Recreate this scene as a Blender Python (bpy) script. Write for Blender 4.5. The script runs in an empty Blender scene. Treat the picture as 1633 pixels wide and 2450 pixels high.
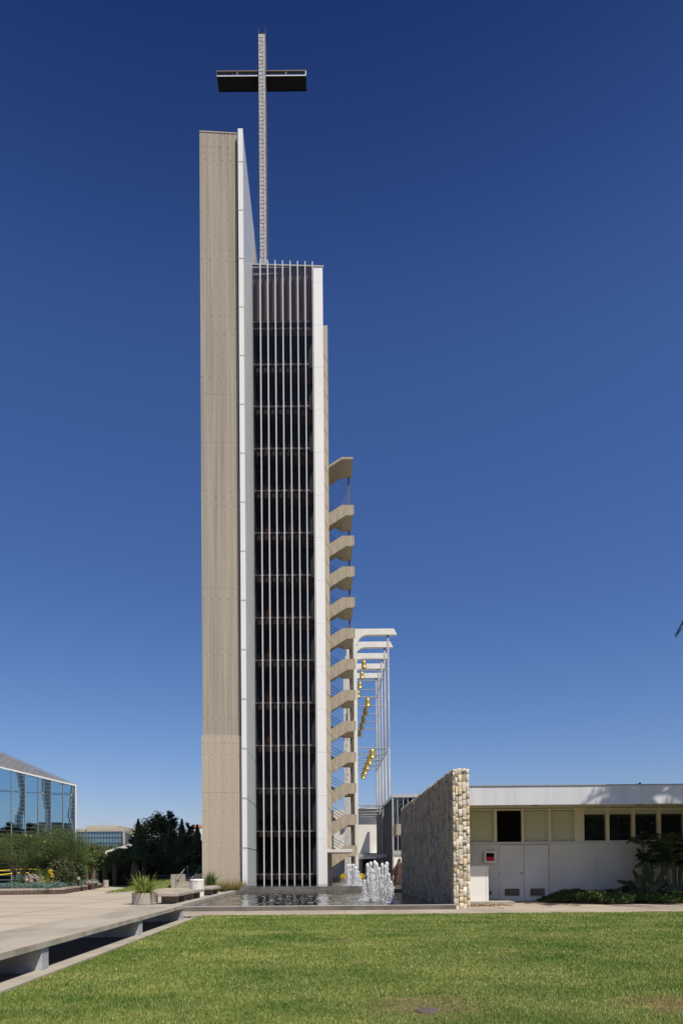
import bpy, math, random
import numpy as np
from math import sin, cos, radians, pi
from mathutils import Vector, Matrix
random.seed(7); rng = np.random.default_rng(7)
scene = bpy.context.scene
COL = scene.collection
# ------------------------------------------------------------------ camera
F, PX, PY = 1633.0, 775.0, 2049.5
ROLL, PITCH, EYE = radians(0.47), radians(1.0), 1.3
Rt, Fw, Up = Vector((1,0,0)), Vector((0,cos(PITCH),sin(PITCH))), Vector((0,-sin(PITCH),cos(PITCH)))
rc = Rt*cos(ROLL) - Up*sin(ROLL); uc = Rt*sin(ROLL) + Up*cos(ROLL)
cam_d = bpy.data.cameras.new('camera'); cam = bpy.data.objects.new('camera', cam_d); COL.objects.link(cam)
M = Matrix((rc, uc, -Fw)).transposed().to_4x4(); M.translation = Vector((0,0,EYE)); cam.matrix_world = M
cam_d.sensor_width = 36; cam_d.lens = 36*F/2450; cam_d.shift_x = (816.5-PX)/2450; cam_d.shift_y = (PY-1225)/2450
cam_d.clip_start = .1; cam_d.clip_end = 6000
scene.camera = cam
def P(x, y, Y):                      # photo pixel -> world point at depth Y
    dx, dy = x-PX, PY-y
    a = (dx*cos(ROLL)+dy*sin(ROLL))/F; b = (-dx*sin(ROLL)+dy*cos(ROLL))/F
    d = Rt*a + Up*b + Fw
    return Vector((d.x/d.y*Y, Y, EYE + d.z/d.y*Y))
def PG(x, y, z=0.0):                 # photo pixel -> point on the horizontal plane z
    p = P(x, y, 1.0); t = (z-EYE)/(p.z-EYE); return Vector((p.x*t, t, z))
# ------------------------------------------------------------------ light
EL, AZ = radians(57), radians(142)
w = bpy.data.worlds.new('World'); scene.world = w; w.use_nodes = True
nt = w.node_tree; nt.nodes.clear()
sky = nt.nodes.new('ShaderNodeTexSky'); sky.sky_type = 'NISHITA'; sky.sun_disc = False
sky.sun_elevation = EL; sky.sun_rotation = AZ; sky.altitude = 0; sky.air_density = 1.0; sky.dust_density = 0.8; sky.ozone_density = 10.0
bg = nt.nodes.new('ShaderNodeBackground'); bg.inputs[1].default_value = 0.080
out = nt.nodes.new('ShaderNodeOutputWorld'); sp = nt.nodes.new('ShaderNodeSeparateColor'); cb = nt.nodes.new('ShaderNodeCombineColor')
nt.links.new(sky.outputs[0], sp.inputs[0])
for _i, (_g, _c) in enumerate(((1.42, .96), (1.22, .865), (1.0, 1.18))):     # response of the polarising filter, per channel
    pw = nt.nodes.new('ShaderNodeMath'); pw.operation = 'POWER'; pw.inputs[1].default_value = _g
    ml = nt.nodes.new('ShaderNodeMath'); ml.operation = 'MULTIPLY'; ml.inputs[1].default_value = _c
    nt.links.new(sp.outputs[_i], pw.inputs[0]); nt.links.new(pw.outputs[0], ml.inputs[0]); nt.links.new(ml.outputs[0], cb.inputs[_i])
# the filter's dark band high in the sky
tcw = nt.nodes.new('ShaderNodeTexCoord'); sxyz = nt.nodes.new('ShaderNodeSeparateXYZ'); mrw = nt.nodes.new('ShaderNodeMapRange'); mxw = nt.nodes.new('ShaderNodeMix')
mrw.interpolation_type = 'SMOOTHSTEP'; mrw.inputs[1].default_value = .56; mrw.inputs[2].default_value = .86
mxw.data_type = 'RGBA'; mxw.inputs[6].default_value = (1.02,1.02,1.02,1); mxw.inputs[7].default_value = (.26,.33,.50,1)
mlw = nt.nodes.new('ShaderNodeMix'); mlw.data_type = 'RGBA'; mlw.blend_type = 'MULTIPLY'; mlw.inputs[0].default_value = 1
nt.links.new(tcw.outputs['Generated'], sxyz.inputs[0]); nt.links.new(sxyz.outputs[2], mrw.inputs[0]); nt.links.new(mrw.outputs[0], mxw.inputs[0])
nt.links.new(cb.outputs[0], mlw.inputs[6]); nt.links.new(mxw.outputs[2], mlw.inputs[7]); nt.links.new(mlw.outputs[2], bg.inputs[0]); nt.links.new(bg.outputs[0], out.inputs[0])
sd = bpy.data.lights.new('sun', 'SUN'); sd.energy = 4.8; sd.angle = radians(.53); sd.color = (1.0, .93, .82)
sun = bpy.data.objects.new('sun', sd); COL.objects.link(sun)
SD = Vector((sin(AZ)*cos(EL), cos(AZ)*cos(EL), sin(EL)))
sun.rotation_euler = SD.to_track_quat('Z', 'Y').to_euler(); sun.location = (30, -30, 60)
scene.view_settings.view_transform = 'Standard'; scene.view_settings.look = 'None'
scene.view_settings.exposure = .14; scene.view_settings.gamma = 1
# ------------------------------------------------------------------ helpers
def mesh_np(name, V, Fc, mat, parent=None, smooth=False):
    V = np.asarray(V, dtype=np.float32); Fc = np.asarray(Fc, dtype=np.int32)
    me = bpy.data.meshes.new(name); n, k = Fc.shape
    me.vertices.add(len(V)); me.vertices.foreach_set('co', V.ravel())
    me.loops.add(n*k); me.loops.foreach_set('vertex_index', Fc.ravel())
    me.polygons.add(n); me.polygons.foreach_set('loop_start', np.arange(0, n*k, k, dtype=np.int32))
    if smooth: me.polygons.foreach_set('use_smooth', np.ones(n, dtype=bool))
    me.update(calc_edges=True)
    if mat: me.materials.append(mat)
    o = bpy.data.objects.new(name, me); COL.objects.link(o)
    if parent: o.parent = parent
    return o
class MB:
    def __init__(s): s.v = []; s.f = []
    def add(s, vs, fs):
        b = len(s.v); s.v += [tuple(q) for q in vs]; s.f += [tuple(b+i for i in q) for q in fs]; return s
    def box(s, x0, x1, y0, y1, z0, z1):
        return s.add([(x0,y0,z0),(x1,y0,z0),(x1,y1,z0),(x0,y1,z0),(x0,y0,z1),(x1,y0,z1),(x1,y1,z1),(x0,y1,z1)],
                     [(0,3,2,1),(4,5,6,7),(0,1,5,4),(1,2,6,5),(2,3,7,6),(3,0,4,7)])
    def obox(s, o, ax, ay, az):   # corner o and three edge vectors
        o, ax, ay, az = map(Vector, (o, ax, ay, az))
        return s.add([o,o+ax,o+ax+ay,o+ay,o+az,o+ax+az,o+ax+ay+az,o+ay+az],
                     [(0,3,2,1),(4,5,6,7),(0,1,5,4),(1,2,6,5),(2,3,7,6),(3,0,4,7)])
    def tube(s, p, q, r, r2=None, n=8, cap=True):
        p, q = Vector(p), Vector(q); d = (q-p).normalized(); r2 = r if r2 is None else r2
        u = d.orthogonal().normalized(); v = d.cross(u); vs = []
        for c, rr in ((p, r), (q, r2)):
            vs += [c + (u*cos(2*pi*i/n)+v*sin(2*pi*i/n))*rr for i in range(n)]
        fs = [(i,(i+1)%n,n+(i+1)%n,n+i) for i in range(n)]
        if cap: fs += [tuple(range(n-1,-1,-1)), tuple(range(n,2*n))]
        return s.add(vs, fs)
    def path(s, pts, rs, n=6):
        for i in range(len(pts)-1): s.tube(pts[i], pts[i+1], rs[i], rs[i+1], n, cap=(i in (0, len(pts)-2)))
        return s
    def lathe(s, c, prof, n=20):    # prof [(r,z)...]
        c = Vector(c); vs = []; m = len(prof)
        for r, z in prof: vs += [c+Vector((r*cos(2*pi*i/n), r*sin(2*pi*i/n), z)) for i in range(n)]
        fs = [(j*n+i, j*n+(i+1)%n, (j+1)*n+(i+1)%n, (j+1)*n+i) for j in range(m-1) for i in range(n)]
        return s.add(vs, fs + [tuple(range(n-1,-1,-1)), tuple(range((m-1)*n, m*n))])
    def prism(s, poly, y0, y1):     # poly in XZ extruded in Y
        n = len(poly); vs = [(x,y0,z) for x,z in poly]+[(x,y1,z) for x,z in poly]
        return s.add(vs, [tuple(range(n)), tuple(range(2*n-1,n-1,-1))]+[(i,n+i,n+(i+1)%n,(i+1)%n) for i in range(n)])
    def slab(s, poly, z0, z1):      # poly in XY extruded in Z
        n = len(poly); vs = [(x,y,z0) for x,y in poly]+[(x,y,z1) for x,y in poly]
        return s.add(vs, [tuple(range(n-1,-1,-1)), tuple(range(n,2*n))]+[(i,(i+1)%n,n+(i+1)%n,n+i) for i in range(n)])
    def build(s, name, mat, parent=None, smooth=False, bevel=0, origin=None):
        me = bpy.data.meshes.new(name)
        me.from_pydata(s.v if origin is None else [tuple(Vector(q)-Vector(origin)) for q in s.v], [], s.f); me.update()
        import bmesh
        bm = bmesh.new(); bm.from_mesh(me); bmesh.ops.recalc_face_normals(bm, faces=bm.faces[:]); bm.to_mesh(me); bm.free()
        if mat: me.materials.append(mat)
        if smooth:
            for p in me.polygons: p.use_smooth = True
        o = bpy.data.objects.new(name, me); COL.objects.link(o)
        if origin is not None: o.location = origin
        if parent: o.parent = parent
        if bevel:
            m = o.modifiers.new('bevel', 'BEVEL'); m.width = bevel; m.segments = 2; m.limit_method = 'ANGLE'
        return o
def tag(o, label=None, cat=None, group=None, kind=None):
    if label: o['label'] = label
    if cat: o['category'] = cat
    if group: o['group'] = group
    if kind: o['kind'] = kind
    return o
def empty(name, label, cat, group=None, loc=(0,0,0), rz=0, sc=1):
    o = bpy.data.objects.new(name, None); COL.objects.link(o); o.location = loc; o.rotation_euler = (0,0,rz); o.scale = (sc,sc,sc)
    o.empty_display_size = .2
    return tag(o, label, cat, group)
def copy_tree(o, parent=None):
    c = o.copy(); COL.objects.link(c); c.parent = parent
    for ch in list(o.children): copy_tree(ch, c)
    return c
# ------------------------------------------------------------------ materials
def C4(c): return (c[0], c[1], c[2], 1)
def mat(name, c1, c2=None, scale=3.0, rough=.8, bump=0, bscale=40, metal=0, stretch=(1,1,1), island=None, spec=.4, fine=None, detail=6, lo=.35, hi=.65, trans=0, coords='Object'):
    m = bpy.data.materials.new(name); m.use_nodes = True; n = m.node_tree; b = n.nodes['Principled BSDF']
    b.inputs['Roughness'].default_value = rough; b.inputs['Metallic'].default_value = metal
    b.inputs['Specular IOR Level'].default_value = spec
    b.inputs['Base Color'].default_value = C4(c1)
    tc = n.nodes.new('ShaderNodeTexCoord'); mp = n.nodes.new('ShaderNodeMapping'); mp.inputs['Scale'].default_value = stretch
    n.links.new(tc.outputs[coords], mp.inputs[0]); cur = None
    if c2 is not None:
        nz = n.nodes.new('ShaderNodeTexNoise'); nz.inputs['Scale'].default_value = scale; nz.inputs['Detail'].default_value = detail
        n.links.new(mp.outputs[0], nz.inputs['Vector'])
        rp = n.nodes.new('ShaderNodeValToRGB'); rp.color_ramp.elements[0].position = lo; rp.color_ramp.elements[1].position = hi
        rp.color_ramp.elements[0].color = C4(c1); rp.color_ramp.elements[1].color = C4(c2)
        n.links.new(nz.outputs[0], rp.inputs[0]); cur = rp.outputs[0]
    if island:                       # every stone / leaf its own tone
        g = n.nodes.new('ShaderNodeNewGeometry'); r2 = n.nodes.new('ShaderNodeValToRGB'); r2.color_ramp.interpolation = 'CONSTANT' if len(island) > 3 else 'LINEAR'
        while len(r2.color_ramp.elements) < len(island): r2.color_ramp.elements.new(.5)
        for i, c in enumerate(island):
            r2.color_ramp.elements[i].position = i/len(island) if len(island) > 3 else i/max(1, len(island)-1); r2.color_ramp.elements[i].color = C4(c)
        n.links.new(g.outputs['Random Per Island'], r2.inputs[0])
        if cur is None: cur = r2.outputs[0]
        else:
            mx = n.nodes.new('ShaderNodeMix'); mx.data_type = 'RGBA'; mx.inputs[0].default_value = .65
            n.links.new(cur, mx.inputs[6]); n.links.new(r2.outputs[0], mx.inputs[7]); cur = mx.outputs[2]
    if fine:                         # fine grain
        nz = n.nodes.new('ShaderNodeTexNoise'); nz.inputs['Scale'].default_value = fine[0]; nz.inputs['Detail'].default_value = 3
        n.links.new(tc.outputs[coords], nz.inputs['Vector'])
        mr = n.nodes.new('ShaderNodeMapRange'); mr.inputs[1].default_value = .3; mr.inputs[2].default_value = .7; mr.inputs[3].default_value = 1-fine[1]; mr.inputs[4].default_value = 1+fine[1]
        n.links.new(nz.outputs[0], mr.inputs[0])
        vm = n.nodes.new('ShaderNodeVectorMath'); vm.operation = 'SCALE'
        if cur is None: vm.inputs[0].default_value = c1
        else: n.links.new(cur, vm.inputs[0])
        n.links.new(mr.outputs[0], vm.inputs['Scale']); cur = vm.outputs[0]
    if cur is not None: n.links.new(cur, b.inputs['Base Color'])
    if bump:
        nz = n.nodes.new('ShaderNodeTexNoise'); nz.inputs['Scale'].default_value = bscale; nz.inputs['Detail'].default_value = 8
        n.links.new(mp.outputs[0], nz.inputs['Vector'])
        bp = n.nodes.new('ShaderNodeBump'); bp.inputs['Strength'].default_value = bump; bp.inputs['Distance'].default_value = .02
        n.links.new(nz.outputs[0], bp.inputs['Height']); n.links.new(bp.outputs[0], b.inputs['Normal'])
    if trans:
        tr = n.nodes.new('ShaderNodeBsdfTranslucent'); ms = n.nodes.new('ShaderNodeMixShader'); ms.inputs[0].default_value = trans
        if cur is not None: n.links.new(cur, tr.inputs[0])
        else: tr.inputs[0].default_value = C4(c1)
        o = n.nodes['Material Output']; n.links.new(b.outputs[0], ms.inputs[1]); n.links.new(tr.outputs[0], ms.inputs[2]); n.links.new(ms.outputs[0], o.inputs[0])
    return m
def glass(name, tint, refl=.06, rough=.01, base=(.9,.95,1)):
    m = bpy.data.materials.new(name); m.use_nodes = True; n = m.node_tree; n.nodes.clear()
    t = n.nodes.new('ShaderNodeBsdfTransparent'); t.inputs[0].default_value = C4(tint)
    g = n.nodes.new('ShaderNodeBsdfGlossy'); g.inputs[0].default_value = C4(base); g.inputs[1].default_value = rough
    fr = n.nodes.new('ShaderNodeFresnel'); fr.inputs[0].default_value = 1.5
    ad = n.nodes.new("ShaderNodeMath"); ad.operation = "MULTIPLY"; ad.inputs[1].default_value = refl; n.links.new(fr.outputs[0], ad.inputs[0])
    mx = n.nodes.new('ShaderNodeMixShader'); o = n.nodes.new('ShaderNodeOutputMaterial')
    n.links.new(ad.outputs[0], mx.inputs[0]); n.links.new(t.outputs[0], mx.inputs[1]); n.links.new(g.outputs[0], mx.inputs[2]); n.links.new(mx.outputs[0], o.inputs[0])
    return m
m_conc = mat('board_concrete', (.285,.255,.20), (.43,.38,.30), 1.0, .9, .3, 9, stretch=(7,7,.10), fine=(30,.08), lo=.28, hi=.72, detail=9)
m_conc2 = mat('painted_concrete', (.43,.375,.285), (.47,.41,.315), .8, .85, .1, 9, stretch=(7,7,.15), fine=(30,.03))
m_conc3 = mat('stair_concrete', (.30,.26,.195), (.42,.37,.285), 2.2, .9, .4, 12, stretch=(3,3,.5), fine=(25,.07))
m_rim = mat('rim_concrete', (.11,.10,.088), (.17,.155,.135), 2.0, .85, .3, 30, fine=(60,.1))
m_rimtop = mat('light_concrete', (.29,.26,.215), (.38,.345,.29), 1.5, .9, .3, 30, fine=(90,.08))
m_bench = mat('weathered_bench_concrete', (.25,.215,.165), (.38,.335,.265), 1.3, .85, .25, 25, stretch=(1.2,.5,1), fine=(40,.07), detail=10, lo=.3, hi=.6)
m_benchedge = mat('stained_bench_edge', (.22,.19,.15), (.42,.38,.31), 1.6, .85, .3, 25, stretch=(1,1.2,.25), lo=.3, hi=.6)
m_post = mat('painted_post', (.30,.32,.33), (.44,.46,.47), 4, .7, .3, 25, lo=.4, hi=.6)
m_dark = mat('dark_void', (.02,.019,.018), rough=.9)
m_plaza = mat('plaza_aggregate', (.32,.275,.21), (.42,.37,.285), .5, .9, .4, 60, stretch=(.35,1.5,1), fine=(22,.16), detail=10, lo=.3, hi=.55)
m_walk = mat('walkway_concrete', (.30,.25,.19), (.40,.345,.275), .7, .9, .2, 40, fine=(70,.06))
m_ground = mat('far_ground', (.16,.16,.15), (.21,.2,.18), .05, .95)
m_white = mat('white_panel', (.74,.73,.70), (.79,.78,.75), .6, .45, .05, 5, stretch=(3,3,.3))
m_rib = mat('ribbed_white_metal', (.52,.54,.54), (.64,.66,.66), 1.1, .32, .15, 4, stretch=(1,6,.12), metal=.25)
m_louver = mat('white_louver', (.64,.64,.63), rough=.4)
m_metal = mat('grey_painted_steel', (.26,.265,.27), (.31,.315,.32), 2, .45)
m_alum = mat('aluminium', (.62,.62,.6), rough=.35, metal=.6)
m_brown = mat('brown_spandrel', (.12,.095,.08), (.14,.11,.095), 1, .7)
m_int = mat('dark_interior', (.05,.053,.068), rough=.8)
m_orange = mat('orange_curtain', (.22,.075,.045), rough=.9)
m_tglass = glass('smoked_glass', (.44,.425,.435), .17, base=(1,.97,.93))
m_spandrel = mat('lit_brown_panel', (.36,.29,.255), (.39,.315,.28), 1, .7)
m_pglass = glass('parapet_glass', (.80,.81,.85), .3)
m_steel = mat('polished_steel', (.42,.41,.38), (.66,.64,.60), 5, .3, .6, 6, metal=.35, lo=.4, hi=.6)
m_blk = mat('black_metal', (.012,.012,.012), rough=.7, spec=.1)
m_rust = mat('brown_metal', (.13,.09,.07), rough=.6)
m_gold = mat('gold_bell', (.50,.34,.08), (.60,.42,.11), 4, .38, metal=.7)
m_bmirror = mat('blue_mirror', (.37,.60,.72), rough=.015, metal=1)
m_roof = mat('silver_roof', (.20,.21,.225), (.24,.25,.265), 1, .55, metal=.1)
m_cream = mat('cream_stucco', (.68,.64,.47), (.72,.68,.50), 2, .8, .08, 80)
m_wstucco = mat('white_stucco', (.68,.67,.61), (.74,.73,.67), 1.2, .85, .15, 60)
m_gwall = mat('grey_white_stucco', (.60,.59,.53), (.68,.67,.61), .8, .8, .15, 60)
m_fascia = mat('grey_white_fascia', (.54,.555,.575), (.61,.625,.645), 1.0, .5, .05, 10, stretch=(5,5,.25), detail=9)
m_door = mat('white_door', (.63,.635,.61), (.68,.685,.66), 1.5, .5)
m_sagegreen = mat('sage_panel', (.50,.52,.40), (.54,.56,.43), 1, .8)
m_wglass = mat('window_glass', (.012,.016,.02), rough=.02, spec=.9)
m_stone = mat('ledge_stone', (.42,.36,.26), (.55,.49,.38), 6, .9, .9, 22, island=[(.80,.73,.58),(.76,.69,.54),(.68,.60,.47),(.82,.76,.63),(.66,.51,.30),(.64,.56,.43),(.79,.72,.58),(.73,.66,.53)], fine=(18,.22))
m_stoneside = mat('shaded_ledge_stone', (.32,.26,.175), (.50,.425,.31), 5, .95, .9, 22, island=[(.52,.43,.29),(.30,.25,.17),(.42,.38,.31),(.56,.41,.23),(.24,.21,.165),(.46,.38,.26)], fine=(18,.22))  # ledge stone with the side face's shade put into darker tones
m_mortar = mat('mortar', (.11,.085,.055), rough=1)
m_planter = mat('exposed_aggregate', (.34,.295,.25), (.42,.375,.32), 30, .95, .6, 90, fine=(70,.3))
m_soil = mat('soil', (.10,.055,.035), (.16,.09,.06), 8, 1, .6, 40)
m_bark = mat('bark', (.10,.075,.05), (.17,.13,.09), 12, .95, .7, 30)
m_bronze = mat('bronze', (.09,.045,.03), (.13,.07,.05), 4, .5, .2, 20, metal=.3)
m_red = mat('red_metal', (.5,.01,.01), rough=.4)
m_tape = mat('yellow_tape', (.8,.65,.03), rough=.5)
m_cone = mat('orange_plastic', (.75,.12,.02), rough=.5)
m_hyd = mat('white_paint', (.75,.75,.73), rough=.5)
def leafm(name, cols, tr=.25, rough=.6): return mat(name, cols[0], island=cols, rough=rough, trans=tr, spec=.25)
m_feather = leafm('feathery_leaf', [(.065,.10,.032),(.10,.15,.05),(.13,.17,.055)])
m_darkleaf = leafm('dark_leaf', [(.04,.055,.025),(.085,.105,.042),(.14,.15,.065)], .15)
m_midleaf = leafm('mid_leaf', [(.05,.075,.02),(.10,.13,.03),(.16,.17,.045)])
m_lit = leafm('bright_leaf', [(.16,.22,.04),(.28,.34,.07),(.42,.44,.12)], .3)
m_cypress = leafm('cypress_leaf', [(.05,.085,.035),(.085,.13,.05),(.12,.165,.07)], .12)
m_bluish = leafm('blue_conifer', [(.03,.045,.045),(.05,.07,.075),(.07,.09,.1)], .1)
m_succ = leafm('blue_succulent', [(.10,.17,.14),(.14,.22,.19),(.20,.27,.20)], .1)
m_strap = leafm('strap_leaf', [(.18,.24,.04),(.32,.36,.08),(.52,.52,.14)], .35)
m_greenstrap = leafm('green_strap', [(.06,.10,.025),(.10,.16,.04),(.14,.2,.05)], .3)
m_feathgrass = leafm('feather_grass', [(.22,.20,.07),(.33,.29,.11),(.42,.37,.17)], .3)
m_ivy = leafm('ivy_leaf', [(.025,.05,.015),(.05,.085,.022),(.10,.15,.035)], .2, .35)
m_palm = leafm('palm_leaf', [(.025,.045,.015),(.045,.075,.022),(.08,.12,.03)], .2, .45)
m_palmstem = mat('palm_stem', (.09,.10,.05), (.16,.14,.08), 6, .7)
m_bigleaf = leafm('big_leaf', [(.03,.05,.025),(.04,.065,.03),(.06,.085,.04)], .15, .4)
m_yellow = mat('yellow_flower', (.7,.5,.03), rough=.6); m_oflower = mat('orange_flower', (.75,.15,.01), rough=.6)
def _soft(m):
    n = m.node_tree; o = n.nodes['Material Output']; src = o.inputs[0].links[0].from_socket; t = n.nodes.new('ShaderNodeBsdfTransparent'); x = n.nodes.new('ShaderNodeMixShader'); x.inputs[0].default_value = .2
    n.links.new(src, x.inputs[1]); n.links.new(t.outputs[0], x.inputs[2]); n.links.new(x.outputs[0], o.inputs[0]); return m
m_foam = mat('foam', (.98,.98,.98), rough=.3, bump=.4, bscale=60, trans=.2)
_soft(m_foam)
m_rock = mat('boulder_rock', (.07,.06,.05), (.33,.285,.24), 5.5, .95, 1, 9, lo=.46, hi=.6)
def water_mat():
    m = bpy.data.materials.new('pool_water'); m.use_nodes = True; b = m.node_tree.nodes['Principled BSDF']
    b.inputs['Base Color'].default_value = (.012,.018,.02,1); b.inputs['Roughness'].default_value = .06; b.inputs['IOR'].default_value = 1.33
    return m
m_water = water_mat()
# ------------------------------------------------------------------ foliage helpers
def quads_from(c, d, w, ln, wd):
    """leaf diamonds: centre c, long axis d, width axis w"""
    d = d/np.linalg.norm(d, axis=1, keepdims=True); w = np.cross(d, w); w /= np.linalg.norm(w, axis=1, keepdims=True)+1e-9
    ln = np.reshape(ln, (-1,1)); wd = np.reshape(wd, (-1,1))
    V = np.stack([c-d*ln*.5, c+w*wd*.5, c+d*ln*.5, c-w*wd*.5], 1).reshape(-1,3)
    return V, np.arange(len(c)*4).reshape(-1,4)
def leaf_cloud(name, centers, n, spread, ln, wd, m, parent, droop=0.0, up=0.0):
    centers = np.asarray(centers, float); k = len(centers)
    idx = rng.integers(0, k, n); g = rng.normal(size=(n,3)); g /= np.linalg.norm(g, axis=1, keepdims=True)
    sp = np.broadcast_to(np.asarray(spread, float), (3,)); c = centers[idx] + g*rng.random((n,1))**.45*sp
    d = rng.normal(size=(n,3)); d[:,2] += up-droop; wv = rng.normal(size=(n,3))
    V, Fq = quads_from(c, d, wv, ln*rng.uniform(.6,1.3,n), wd*rng.uniform(.6,1.3,n))
    return mesh_np(name, V, Fq, m, parent)
def tree(loc, h, crown, m, label, group=None, n=5000, leaf=.22, trunk_r=.12, clumps=26, cname='crown', base=.35, name='tree', cat='tree', spread=.28, wd=.5, seed=0, shape='round', bark=None, stems=1):
    r = random.Random(seed); e = empty(name, label, cat, group, loc); rx, ry, rz = crown; zc = h-rz
    cs = []
    for i in range(clumps):
        a = r.uniform(0, 2*pi); u = r.uniform(-1, 1); q = r.uniform(.45, 1)**.5; s = math.sqrt(1-u*u)
        if shape == 'wide': q = r.uniform(.3,1)**.5
        cs.append((rx*q*s*cos(a), ry*q*s*sin(a), zc+rz*.92*q*u))
    t = MB()
    for k in range(stems):
        a0 = r.uniform(0, 2*pi); off = Vector((cos(a0), sin(a0), 0))*(.25*rx if stems > 1 else 0)
        top = Vector((off.x, off.y, zc)); pts = [Vector((off.x*.2, off.y*.2, 0))]
        for j in range(1, 4): pts.append(Vector((off.x*(.2+.27*j)+r.uniform(-.06,.06)*h*.3, off.y*(.2+.27*j), zc*j/3)))
        t.path(pts, [trunk_r, trunk_r*.8, trunk_r*.65, trunk_r*.5], 8)
        for c in cs[k::stems][:10]:
            b = pts[r.choice((1,2,3))]; c = Vector(c); mid = b.lerp(c, .5)+Vector((0,0,.08*h)); t.path([b, mid, c], [trunk_r*.4, trunk_r*.25, trunk_r*.08], 5)
    t.build('trunk', bark or m_bark, e, smooth=True)
    leaf_cloud(cname, cs, n, (rx*spread*1.3, ry*spread*1.3, rz*spread*1.3), leaf, leaf*wd, m, e)
    return e
def cone_tree(loc, h, r, label, group, m=None, n=4500, leaf=.16, wisp=0.0, seed=0, name='cypress_tree', cat='tree'):
    e = empty(name, label, cat, group, loc); m = m or m_cypress
    MB().tube((0,0,0), (0,0,h*.9), .12, .03, 8).build('trunk', m_bark, e)
    u = rng.random(n)**.8; z = .08*h + u*h*.92; prof = r*(1-u)**.75*(1+.12*np.sin(u*37+seed))
    a = rng.random(n)*2*pi; q = prof*rng.random(n)**.35*(1+rng.normal(0, .08+wisp, n))
    c = np.stack([q*np.cos(a), q*np.sin(a), z], 1); d = np.stack([np.cos(a)*.4, np.sin(a)*.4, np.ones(n)], 1)+rng.normal(0,.25,(n,3))
    V, Fq = quads_from(c, d, rng.normal(size=(n,3)), leaf*rng.uniform(.6,1.5,n), leaf*.4*np.ones(n)); mesh_np('crown', V, Fq, m, e)
    return e
def wispy(loc, h, r, label, group, seed=0, n_br=46):
    rr = random.Random(seed); e = empty('conifer_tree', label, 'tree', group, loc); t = MB(); cs = []; ds = []
    t.tube((0,0,0), (0,0,h), .16, .02, 8)
    for i in range(n_br):
        u = .25+.75*i/n_br; L = r*(1.08-u)**.7*rr.uniform(.6,1.15); a = rr.uniform(0,2*pi); b = Vector((0,0,u*h*.97))
        tip = b+Vector((cos(a)*L, sin(a)*L, L*rr.uniform(.15,.7))); t.tube(b, tip, .03, .008, 4)
        for k in range(60):
            q = rr.uniform(.25,1.05); cs.append(b.lerp(tip, q)+Vector([rr.gauss(0,.10*r*.35) for _ in range(3)])); ds.append((tip-b).normalized()+Vector([rr.gauss(0,.5) for _ in range(3)]))
    t.build('trunk', m_bark, e)
    n = len(cs); V, Fq = quads_from(np.array(cs), np.array(ds), rng.normal(size=(n,3)), .3*rng.uniform(.6,1.3,n), .09*np.ones(n)); mesh_np('crown', V, Fq, m_bluish, e)
    return e
def frond_pts(base, az, L, rise, droop, k=9):
    out = []
    for i in range(k+1):
        u = i/k; hr = L*(u*cos(rise)+.0); z = L*(u*sin(rise)) - droop*L*u**2.2; out.append(Vector(base)+Vector((cos(az)*hr*(1-.18*u), sin(az)*hr*(1-.18*u), z)))
    return out
def fronds(tm, base, nf, L, leafL, leafW, rise=(.2,1.2), droop=.55, seed=0, per=26, u0=.22, az=None, hang=.5):
    """adds midribs to tm, returns leaflet arrays"""
    r = random.Random(seed); cs, ds, ws, ls = [], [], [], []
    for f in range(nf):
        a = az[f] if az else 2*pi*f/nf*1.618*1.0+r.uniform(-.2,.2); pts = frond_pts(base, a, L*r.uniform(.85,1.1), r.uniform(*rise), droop*r.uniform(.8,1.2))
        tm.path(pts, [L*.011*(1-.09*i) for i in range(len(pts))], 4)
        for i in range(per):
            u = u0+(1-u0)*i/per; q = u*(len(pts)-1); j = min(int(q), len(pts)-2); p = pts[j].lerp(pts[j+1], q-j); t = (pts[j+1]-pts[j]).normalized()
            side = t.cross(Vector((0,0,1))).normalized(); ll = leafL*(1-.75*abs(2*u-1.0)**2)
            for s in (-1,1):
                d = (side*s*1.0 + t*.75 + Vector((0,0,-hang*r.uniform(.5,1.3)))).normalized(); cs.append(p+d*ll*.5); ds.append(d); ws.append(Vector((r.gauss(0,1),r.gauss(0,1),r.gauss(0,1)))); ls.append(ll)
    return np.array(cs), np.array(ds), np.array(ws), np.array(ls), leafW
def leaf_arr(name, arrs, m, parent):
    c, d, wv, l, wd = arrs; V, Fq = quads_from(c, d, wv, l, np.full(len(c), wd)); return mesh_np(name, V, Fq, m, parent)
def strap_tuft(name, m, parent, base, n, L, w, lean=(.2,1.1), seed=0, k=5, rad=.1):
    """arching strap leaves"""
    r = random.Random(seed); V = []; Fc = []
    for i in range(n):
        a = r.uniform(0,2*pi); le = r.uniform(*lean); LL = L*r.uniform(.6,1.1); b = Vector(base)+Vector((cos(a),sin(a),0))*rad*r.random(); side = Vector((-sin(a),cos(a),0)); s0 = len(V)
        for j in range(k+1):
            u = j/k; out = LL*(sin(le)*u*(.6+.6*u)*.8); z = LL*(cos(le)*u*1.05 - .42*sin(le)*u*u*u)
            ww = w*.5*(1-u**2.5)*(.6+.4*min(1,u*4))+.0004; p = b+Vector((cos(a)*out, sin(a)*out, z)); V += [tuple(p-side*ww), tuple(p+side*ww)]
        for j in range(k): q = s0+2*j; Fc.append((q, q+1, q+3, q+2))
    return mesh_np(name, V, Fc, m, parent)
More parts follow.
